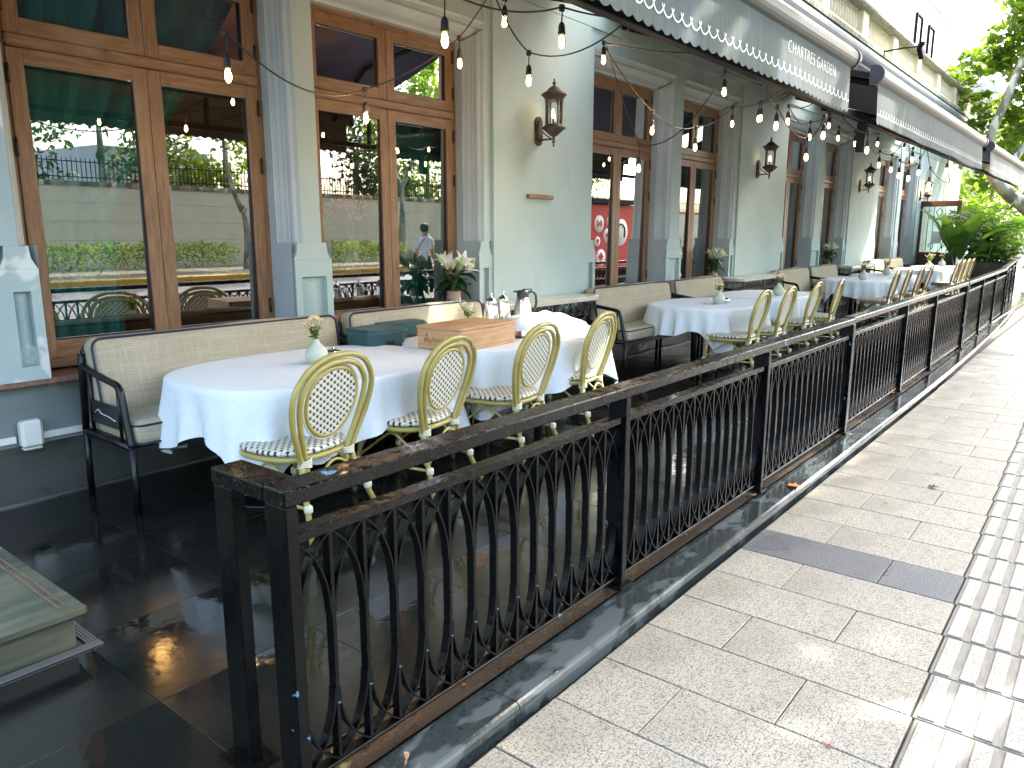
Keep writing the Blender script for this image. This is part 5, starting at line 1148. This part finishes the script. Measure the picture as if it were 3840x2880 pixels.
# pavement-side row: trunks stand right of the photograph, crowns shaped to shade pavement and street, holes let sun through
tree('plane tree on the street side of the pavement shading the nearest railing', 7.4, -1.15, [(0, 0, 0), (.05, .1, 1.6), (-.05, .0, 3.2)], [[(0, 0, 3.1), (.8, .9, 4.6), (1.5, 1.6, 6.2)], [(0, 0, 3.0), (-.9, -.4, 4.6), (-2.2, .2, 6.4)], [(0, 0, 3.1), (.6, -.9, 5), (1.2, -2, 6.6)]],
     [(u, v, w, r) for u, v, w, r in cover(-4.2, 4.0, -1.9, 1.35, 7.4, 1.15) if not (.1 < u < 2.7 and v < -.4) and not (u > 1.2 and v > .15)], 14000, leaf=.19)
tree('plane tree on the street side of the pavement by the middle awning', 14.6, -1.2, [(0, 0, 0), (-.05, .1, 1.6), (.05, .0, 3.3)], [[(0, 0, 3.1), (-.8, .9, 4.8), (-1.6, 1.3, 6.4)], [(0, 0, 3.0), (.9, .4, 4.6), (2.2, .9, 6.4)], [(0, 0, 3.1), (.3, -.9, 5), (.2, -2, 6.6)]],
     [c for c in cover(-4.4, 4.0, -1.9, 1.9, 14.6, 1.2) if not (c[0] < -2.3 and c[1] > -.1)], 15000, leaf=.19)
tree('plane tree leaning over the far end of the pavement with mottled bark', 25.2, .15, [(0, -.1, 0), (0, .25, 1.0), (-.05, 2.0, 2.35), (.1, 2.95, 3.25), (.2, 3.2, 4.2), (.5, 2.9, 5.6), (1.4, 2.2, 8.6)], [[(.1, 2.9, 3.2), (1.5, 2.2, 4.8), (2.5, 1.6, 6.8)]],
     [(1.2, 2.4, 6.3, .8), (2.3, 2.9, 5.3, .8), (1.6, 3.2, 7.1, .7), (3.0, 2.0, 6.6, .9), (.8, 2.4, 7.6, .8), (1.7, 3.9, 5.6, .5), (2.0, 4.5, 6.3, .55), (1.4, 3.6, 4.9, .4), (2.3, 4.2, 4.7, .45), (1.6, 3.4, 6.8, .5), (2.6, 3.7, 6.9, .6), (1.2, 4.0, 6.6, .35), (2.4, 3.9, 4.3, .6), (3.2, 2.9, 4.2, .7), (3.4, 3.6, 3.6, .6), (1.0, 1.4, 6.2, .8), (2.2, 1.6, 7.4, 1.0), (3.8, 3.0, 5.0, .7), (1.0, 2.9, 8.2, .7), (1.5, 2.2, 5.6, .8), (.9, 2.0, 6.8, .8), (2.0, 2.3, 8.2, 1.0), (2.6, 1.8, 5.4, .8), (1.6, 2.6, 4.7, .6), (2.8, 2.4, 7.6, .9)], 5200, leaf=.22, r0=.25)
t = thing('plane_tree', 'unseen plane branch added to block sun coming through the gap between awnings', 'tree', (11.7, 3.0, 0), group='plane trees along the street')  # unseen branch, added to keep direct sun off the pier and bench
b = MB(); b.tube(bez([(-2.6, -4.2, 5.6), (-1.2, -2, 7.4), (0, 0, 8.4), (1.2, .6, 9.2)], 14), [.12-.006*k for k in range(len(bez([(0, 0, 0), (1, 0, 0), (2, 0, 0), (3, 0, 0)], 14)))], 8); b.obj('limb', 'bark', t)
leaves('crown', blob_pts(8200, [(-.4, .1, 8.1), (.5, .3, 8.3), (1.2, .2, 8.7), (.2, 1.0, 8.6), (-1.0, .5, 8.0), (.9, 1.1, 9.0), (1.8, .7, 9.3), (-.2, -.4, 8.3), (.7, -.3, 8.6), (-.6, -.6, 8.1), (-.1, -.7, 8.4), (-1.4, -.3, 7.9), (-1.7, .2, 7.8), (-1.9, -.1, 8.2), (-1.2, .1, 8.5)], [.75]*9+[.6]*6), .17, 'leaf', t, shape=LOBED)
t = thing('plane_tree', 'unseen leafy branch added to shade the pier below the second awning gap', 'tree', (17.4, 2.7, 0), group='plane trees along the street')  # another added branch out of view, blocks the sun streak on the farther pier
b = MB(); b.tube(bez([(-2.8, -3.9, 5.6), (-1.2, -2, 7.4), (0, 0, 8.2), (1.2, .5, 9.0)], 14), [.12-.006*k for k in range(len(bez([(0, 0, 0), (1, 0, 0), (2, 0, 0), (3, 0, 0)], 14)))], 8); b.obj('limb', 'bark', t)
leaves('crown', blob_pts(3600, [(-.9, 0, 7.4), (-.2, .2, 8.0), (.6, 0, 8.6), (.3, .6, 8.3), (1.2, .3, 9.0), (-.5, .6, 7.6), (.6, -.5, 8.0), (1.1, -.5, 8.5)], [.8]*6+[.65]*2), .17, 'leaf', t, shape=LOBED)
# far background trees
for i, (x, y, h, l) in enumerate(((40, 8.5, 7, 'bright leafy tree behind the round concrete canopies'), (47, 3.8, 7.5, 'leafy tree far along the pavement'), (58, 8, 8.5, 'hazy pale green tree in the far distance'), (36, 4.6, 4.2, 'small light green tree behind the parked white car'), (52, 1.2, 8, 'tree on the right at the far end of the street'))):
    tree(l, x, y, [(0, 0, 0), (.1, .1, h*.25), (0, .1, h*.5)], [[(0, 0, h*.4), (.8, .6, h*.6), (1.4, 1.2, h*.8)], [(0, 0, h*.4), (-.6, -.7, h*.6), (-.8, -1.5, h*.8)]], clumps_in((0, 0, h*.72), (1.9, 2.1, h*.26), 16, (.6, 1.1)), 2600, leaf=.26, shape=OVAL, group='trees beyond the terrace', name='leafy_tree')
t = thing('garden_hedge', 'low green hedge at the far end of the pavement', 'hedge', (46, 4, -.2)); leaves('foliage', np.stack([rng.uniform(-1, 1, 3500), rng.uniform(-5, 8, 3500), rng.uniform(0, 1.5, 3500)], 1), .16, 'leaf_dark', t)
t = thing('garden_bush', 'small yellow green bush left of the black planter', 'bush', (27.5, 4.1, -.1)); leaves('foliage', blob_pts(900, [(0, 0, .4), (.2, .4, .6), (-.1, -.4, .5)], [.45, .4, .4]), .09, 'leaf', t)

# round concrete building with disc canopies
t = thing('round_building', 'pale round concrete building with two disc canopies', 'building', (44, 8.6, 0))
b = MB(); b.lathe([(2.6, -.2), (2.6, 10.5)], 40); b.obj('drum', 'concrete', t)
for z, r in ((3.9, 3.45), (7.4, 3.45)):
    b = MB(); b.lathe([(2.61, z-.05), (r-.5, z), (r-.06, z+.10), (r, z+.16), (r, z+.9), (r-.12, z+.92), (r-.14, z+.3), (2.61, z+.3)], 64, cap=False, sm=False); b.obj('disc_canopy', 'concrete', t)
    b = MB(); b.lathe([(r-.95, z-.02), (r-.93, z-.06), (r-.80, z-.05), (r-.78, z-.005)], 64, cap=False); b.obj('soffit_ring', 'white_wall', t)
# parked car
t = thing('parked_car', 'white car nose with grille badge, parked beyond the pot plants', 'car', (33.5, 4.9, -.10), R(186))
prof = [(-.0, .35), (.02, .62), (.10, .82), (.95, .98), (1.15, 1.02), (1.85, 1.52), (3.4, 1.55), (4.1, 1.1), (4.35, .95), (4.4, .4), (4.2, .28), (.1, .28)]
b = MB(); n = len(prof); vs = []
for yv, sx in ((-.88, .0), (-.80, .03), (.80, .03), (.88, .0)): vs += [(-2.2+px, yv*(1-.12*(pz > 1.1)), pz+(.0 if abs(yv) > .85 else sx)) for px, pz in prof]
b.add(vs, [(k*n+j, k*n+(j+1) % n, (k+1)*n+(j+1) % n, (k+1)*n+j) for k in range(3) for j in range(n)]+[list(range(n)), [3*n+j for j in range(n)][::-1]]); b.obj('body', 'whitepaint', t)
b = MB(); b.box(-2.225, -.5, .48, -2.19, .5, .70, b=.01); b.obj('grille', 'gasket', t)
b = MB(); b.tube([(-2.235, .13*math.cos(a), .60+.065*math.sin(a)) for a in [2*PI*k/20 for k in range(20)]], .014, 6, closed=True); b.obj('badge', 'chrome', t)
for s in (-1, 1):
    b = MB(); b.box(-2.2, s*.70-.16, .62, -2.06, s*.70+.16, .76, b=.02); b.obj('headlight', 'chrome', t)
    for xw in (-1.35, 1.3): b = MB(); b.tube([(xw, s*.70, .32), (xw, s*.90, .32)], .32, 20); w = b.obj('wheel', 'rubber', t); b = MB(); b.tube([(xw, s*.901, .32), (xw, s*.91, .32)], .2, 14); b.obj('rim', 'galv', w)
b = MB(); b.add([(-1.0, -.68, 1.055), (-1.0, .68, 1.055), (-.40, .62, 1.555), (-.40, -.62, 1.555)], [(0, 1, 2, 3)]); b.obj('windscreen', 'dark_glass', t)

# ================================================================== across the street: seen only as reflections in the panes
t = thing('boundary_wall', 'cream garden wall with iron railing reflected in the window glass', 'wall', (0, 0, 0))
b = MB(); b.box(-20, -14.25, -.1, 70, -14.02, 2.42); b.obj('wall', 'cream_wall', t)
b = MB(); b.box(-20, -14.30, 2.421, 70, -13.97, 2.56, b=.01); b.obj('coping', 'bark', t)
for z in (.85, 1.4, 1.95): b = MB(); b.box(-20, -14.019, z, 70, -14.012, z+.015); b.obj('render_joint', 'concrete', t)
b = MB()
for k in range(520): x = -10+k*.13; b.box(x-.010, -14.14, 2.56, x+.010, -14.12, 3.22)
b.box(-10, -14.145, 3.1, 58, -14.115, 3.13); b.box(-10, -14.145, 2.66, 58, -14.115, 2.69); b.obj('iron_pickets', 'steel', t, kind='stuff')
for i, (x0, x1) in enumerate(((2, 13), (14.6, 20), (21.5, 36))):
    t = thing('clipped_hedge', ['clipped hedge by the yellow kerb, reflected in the nearest window', 'clipped hedge reflected in the second window', 'long clipped hedge reflected farther along the front'][i], 'hedge', (x0, -11.4, 0), group='hedges across the street'); L = x1-x0
    k = int(L*900); leaves('foliage', np.stack([rng.uniform(0, L, k), rng.uniform(-.55, .55, k), .1+.75*rng.uniform(0, 1, k)**.6], 1), .08, 'leaf', t, droop=-.2)
tree('plane tree with pale forked trunk across the street', 13.9, -11.9, [(0, 0, 0), (.05, 0, 1.3), (-.1, 0, 2.1)], [[(-.1, 0, 2.0), (-.45, .1, 2.7), (-.75, .2, 3.9), (-.9, .4, 6)], [(-.1, 0, 2.0), (.35, -.1, 2.5), (.6, .1, 3.6), (1.3, .3, 6)]], clumps_in((0, 0, 6.4), (2.6, 1.4, 1.3), 11, (.5, .9)), 1900, leaf=.22, group='trees across the street', r0=.17)
tree('straight trunked plane tree across the street', 20.6, -11.9, [(0, 0, 0), (.05, 0, 1.5), (0, .1, 3.2)], [[(0, 0, 3.0), (.6, .1, 4.2), (1.2, .2, 6)], [(0, 0, 3.0), (-.5, -.1, 4.2), (-1, .1, 6)]], clumps_in((0, 0, 6.4), (2.6, 1.4, 1.3), 11, (.5, .9)), 1900, leaf=.22, group='trees across the street', r0=.2)
tree('plane tree across the street reflected in the fourth window', 31, -11.9, [(0, 0, 0), (.05, 0, 1.5), (.4, .1, 3.2)], [[(.4, 0, 3.0), (1, .1, 4.2), (1.2, .2, 6)], [(.2, 0, 2.2), (-.5, -.1, 3.6), (-1, .1, 6)]], clumps_in((0, 0, 6.4), (3.2, 1.8, 1.5), 18, (.6, 1.1)), 3600, leaf=.22, group='trees across the street', r0=.2)
for i, x in enumerate((2, 7.5, 12, 17.5, 23, 29, 36, 44)):
    t = thing('garden_tree', ['leafy garden tree behind the left end of the reflected wall', 'dark garden tree reflected in the nearest window', 'leafy garden tree above the reflected forked trunk', 'dark garden tree between the two reflected trunks', 'leafy garden tree beyond the straight reflected trunk', 'dark garden tree reflected in the third window', 'leafy garden tree reflected in the fourth window', 'last dark garden tree at the right end of the reflected wall'][i], 'tree', (x, -17.5-1.5*(i % 2), 0), group='garden trees behind the reflected wall')
    b = MB(); b.tube([(0, 0, 0), (.1, 0, 2.6), (0, .2, 4.6)], [.2, .16, .08], 8); b.obj('trunk', 'bark', t)
    leaves('crown', blob_pts(3000, *zip(*[(c[:3], c[3]) for c in clumps_in((0, 0, 4.6), (2.7, 1.2, 2.3), 14, (.7, 1.3))])), .24, 'leaf' if i % 2 else 'leaf_dark', t)
t = thing('white_pavilion', 'white building with red fascia reflected through the far trees', 'building', (15.5, -24, 0)); b = MB(); b.box(-2, -3, 0, 2.5, 3, 4.2); b.obj('wall', 'white_wall', t); b = MB(); b.box(-.6, 3.01, 3.72, 1.2, 3.2, 3.84); b.obj('fascia', 'red', t)
# red kiosk on the pavement edge (its mirror image fills the third window)
t = thing('charging_kiosk', 'red kiosk with white round icons reflected in the third window', 'kiosk', (19.6, -3.1, -.1))
b = MB(); b.box(0, -.5, 0, 2.5, .5, 2.35, b=.03); b.obj('body', 'red', t); b = MB(); b.box(-.1, -.6, 2.36, 2.6, .65, 2.5); b.obj('roof', 'steel', t)
def icon(xc, zc, r, kind):
    b = MB(); b.tube([(xc, .5005, zc), (xc, .512, zc)], r, 28); o = b.obj('round_icon', 'whitepaint', t); b = MB(); y = .515
    if kind == 0:
        for sg in (0, PI):
            for q in (.35, .55): b.tube([(xc+r*q*math.cos(a+sg), y, zc+r*q*math.sin(a+sg)+.05*r) for a in [-.9+1.8*k/8 for k in range(9)]], r*.05, 5)
        b.box(xc-r*.15, y-.002, zc-r*.15, xc+r*.15, y+.002, zc+r*.2)
    elif kind == 1: b.box(xc-r*.45, y-.002, zc-r*.2, xc+r*.45, y+.002, zc+r*.1); b.box(xc-r*.3, y-.002, zc+r*.1, xc+r*.3, y+.002, zc+r*.35)
    elif kind == 2: b.box(xc-r*.4, y-.002, zc-r*.25, xc+r*.4, y+.002, zc+r*.55, rot=Matrix.Rotation(R(45), 3, 'Y'))
    else: b.tube([(xc+r*.55*math.cos(a), y, zc+.05*r+r*.55*math.sin(a)) for a in [PI*k/12 for k in range(13)]], r*.07, 6); b.box(xc-r*.7, y-.002, zc-r*.4, xc-r*.42, y+.002, zc+r*.1); b.box(xc+r*.42, y-.002, zc-r*.4, xc+r*.7, y+.002, zc+r*.1)
    b.obj('symbol', 'red' if kind != 3 else 'gasket', o)
icon(.45, 1.75, .26, 0); icon(.95, 1.40, .22, 1); icon(.40, 1.22, .15, 2); icon(.62, .72, .27, 2); icon(1.75, 1.5, .42, 3); icon(1.05, 1.85, .16, 1)

# fallen leaves
def fallen(lab, x, y, z, s, m, grp=None):
    b = MB(); T = LOBED; a = random.uniform(0, 6.28); vs = [(s*(u*math.cos(a)-v*math.sin(a)), s*(u*math.sin(a)+v*math.cos(a)), .004+.25*s*abs(u)+.12*s*v*v) for u, v in T]; b.add(vs, [list(range(len(T)))]); o = b.obj('fallen_leaf', m); o.location = (x, y, z); tag(o, lab, 'leaf', grp)
fallen('orange dry leaf lying on the wet kerb beside the railing', 4.62, 1.48, -.014, .10, 'fallen_o'); fallen('pinkish fallen leaf on the ledge at the foot of the nearest railing', 1.33, 1.625, -.002, .05, 'fallen_o'); fallen('orange leaf on the ledge below the second railing section', 8.0, 1.62, -.002, .16, 'fallen_o'); fallen('purple brown curled leaf alone on the pavement slabs', 5.42, .83, -.098, .075, 'hinge')
for k in range(15):
    x = random.uniform(1.3, 10); y = random.choice((random.uniform(1.43, 1.70), random.uniform(.5, 1.4)))
    z = ZP+.001 if y < 1.41 else (-.013 if y < 1.56 else -.001); fallen('tiny reddish brown leaf scrap on the wet paving', x, y, z, random.uniform(.015, .035), 'fallen', 'tiny leaf scraps on the paving')
for k in range(9): fallen('tiny yellow green leaf scrap on the dark terrace floor', random.uniform(1.0, 2.6), random.uniform(2.0, 3.9), .001, random.uniform(.012, .022), 'leaf', 'leaf scraps on the terrace floor')

# floodlights on thin arms over the cornice
def flood(lab, x, y1):
    t = thing('floodlight', lab, 'floodlight', (x, 4.27, 5.13), group='floodlights on the cornice')
    b = MB(); b.box(-.02, -.0, -.09, .02, .02, .02); b.tube([(0, 0, .0), (.05, y1*.5, .03), (.08, y1, .03)], .016, 8); b.obj('arm', 'steel', t)
    b = MB(); b.box(-.05, y1-.06, .02, .20, y1+.03, .08, rot=R(20)); b.box(.02, y1-.04, -.12, .34, y1+.05, .03, b=.01, rot=Matrix.Rotation(R(28), 3, 'Y')); b.obj('lamp_head', 'steel', t)
flood('black floodlight on a thin arm in front of the balustrade', 17.3, -.62); flood('black floodlight on an arm at the far end of the cornice', 29.6, -.8)

# passer-by on the road edge, mirrored in the second window
t = thing('person', 'person in a white t shirt walking past, mirrored in the second window', 'person', (12.3, -2.3, -.17), R(-8))
def skin(name, verts, edges, rad, m, root=0, lv=2):
    me = bpy.data.meshes.new(name); me.from_pydata(verts, edges, []); o = bpy.data.objects.new(name, me); C.objects.link(o); o.parent = t
    sk = o.modifiers.new('skin', 'SKIN'); 
    for i, q in enumerate(rad): me.skin_vertices[0].data[i].radius = q if hasattr(q, '__len__') else (q, q)
    me.skin_vertices[0].data[root].use_root = True; sub = o.modifiers.new('sub', 'SUBSURF'); sub.levels = sub.render_levels = lv
    bpy.context.view_layer.update(); dg = bpy.context.evaluated_depsgraph_get(); m2 = bpy.data.meshes.new_from_object(o.evaluated_get(dg)); o.modifiers.clear(); o.data = m2; m2.materials.clear()
    for k in (m if isinstance(m, list) else [m]): m2.materials.append(M[k])
    m2.polygons.foreach_set('use_smooth', [True]*len(m2.polygons)); return o
M['skin'] = mat('skin', (.52, .30, .20), .5); M['denim'] = mat('denim', (.05, .06, .09), .8); M['shirt'] = mat('white_shirt', (.78, .79, .78), .8)
V = [(0, 0, .93), (0, 0, 1.10), (0, .0, 1.30), (.01, 0, 1.42), (.015, 0, 1.50), (.03, 0, 1.58), (.035, 0, 1.66), (.03, 0, 1.72),
     (0, .10, .88), (.16, .10, .50), (.10, .10, .09), (.25, .10, .03), (0, -.10, .88), (-.08, -.10, .48), (-.30, -.10, .12), (-.18, -.10, .03),
     (0, .19, 1.40), (-.06, .24, 1.12), (.08, .25, .90), (.12, .25, .82), (0, -.19, 1.40), (.06, -.24, 1.12), (.22, -.23, .93), (.28, -.23, .87)]
Ed = [(0, 1), (1, 2), (2, 3), (3, 4), (4, 5), (5, 6), (6, 7), (0, 8), (8, 9), (9, 10), (10, 11), (0, 12), (12, 13), (13, 14), (14, 15), (3, 16), (16, 17), (17, 18), (18, 19), (3, 20), (20, 21), (21, 22), (22, 23)]
Rd = [(.11, .15), (.10, .14), (.11, .17), (.08, .13), .055, .085, .10, .07, .095, .062, .042, .035, .095, .062, .042, .035, .055, .042, .03, .028, .055, .042, .03, .028]
for hand, d in ((19, 1), (23, -1)):
    hx, hy, hz = V[hand]
    for k, (oy, ln) in enumerate(((-.03, .055), (-.01, .072), (.01, .078), (.03, .068))):
        a = len(V); V += [(hx+.015, hy+oy*.9, hz-.05), (hx+.025, hy+oy, hz-.05-ln*.6), (hx+.012, hy+oy, hz-.05-ln)]; Ed += [(hand, a), (a, a+1), (a+1, a+2)]; Rd += [.010, .009, .007]
    a = len(V); V += [(hx+.04, hy, hz-.02), (hx+.055, hy, hz-.06)]; Ed += [(hand, a), (a, a+1)]; Rd += [.011, .009]
body = skin('body', V, Ed, Rd, ['shirt', 'denim', 'skin', 'blackplastic'])
for f in body.data.polygons:
    z, y = f.center.z, abs(f.center.y)
    f.material_index = 3 if z < .075 else (1 if z < .95 and y < .2 else (2 if z > 1.475 or (y > .175 and z < 1.2) else 0))
b = MB(); b.lathe([(.001, .07), (.06, .065), (.10, .03), (.112, -.02), (.108, -.07), (.09, -.11), (.05, -.13)], 20, c=(.0, 0, 1.69), sx=1.0, sy=.86); b.obj('hair', 'hair', t)
for sy in (-1, 1):
    b = MB(); b.lathe([(.001, -.008), (.011, 0), (.001, .008)], 8, c=(.125, sy*.034, 1.655)); b.obj('eye', 'hair', t)
    b = MB(); b.lathe([(.001, -.03), (.012, -.01), (.016, .012), (.001, .03)], 8, c=(.02, sy*.097, 1.64), sx=1.2, sy=.5); b.obj('ear', 'skin', t)
b = MB(); b.lathe([(.001, -.02), (.016, -.012), (.009, .012), (.001, .025)], 8, c=(.135, 0, 1.63)); b.obj('nose', 'skin', t)
b = MB(); b.box(.122, -.022, 1.592, .130, .022, 1.600, b=.003); b.obj('mouth', 'red', t)
b = MB(); b.tube(bez([(.11, .08, 1.36), (.03, .10, 1.475), (-.12, .02, 1.36), (-.13, -.12, 1.1), (-.02, -.20, .98)], 20), .012, 6); b.box(-.16, -.26, .80, .10, -.19, 1.0, b=.02); b.obj('shoulder_bag', 'red', t)
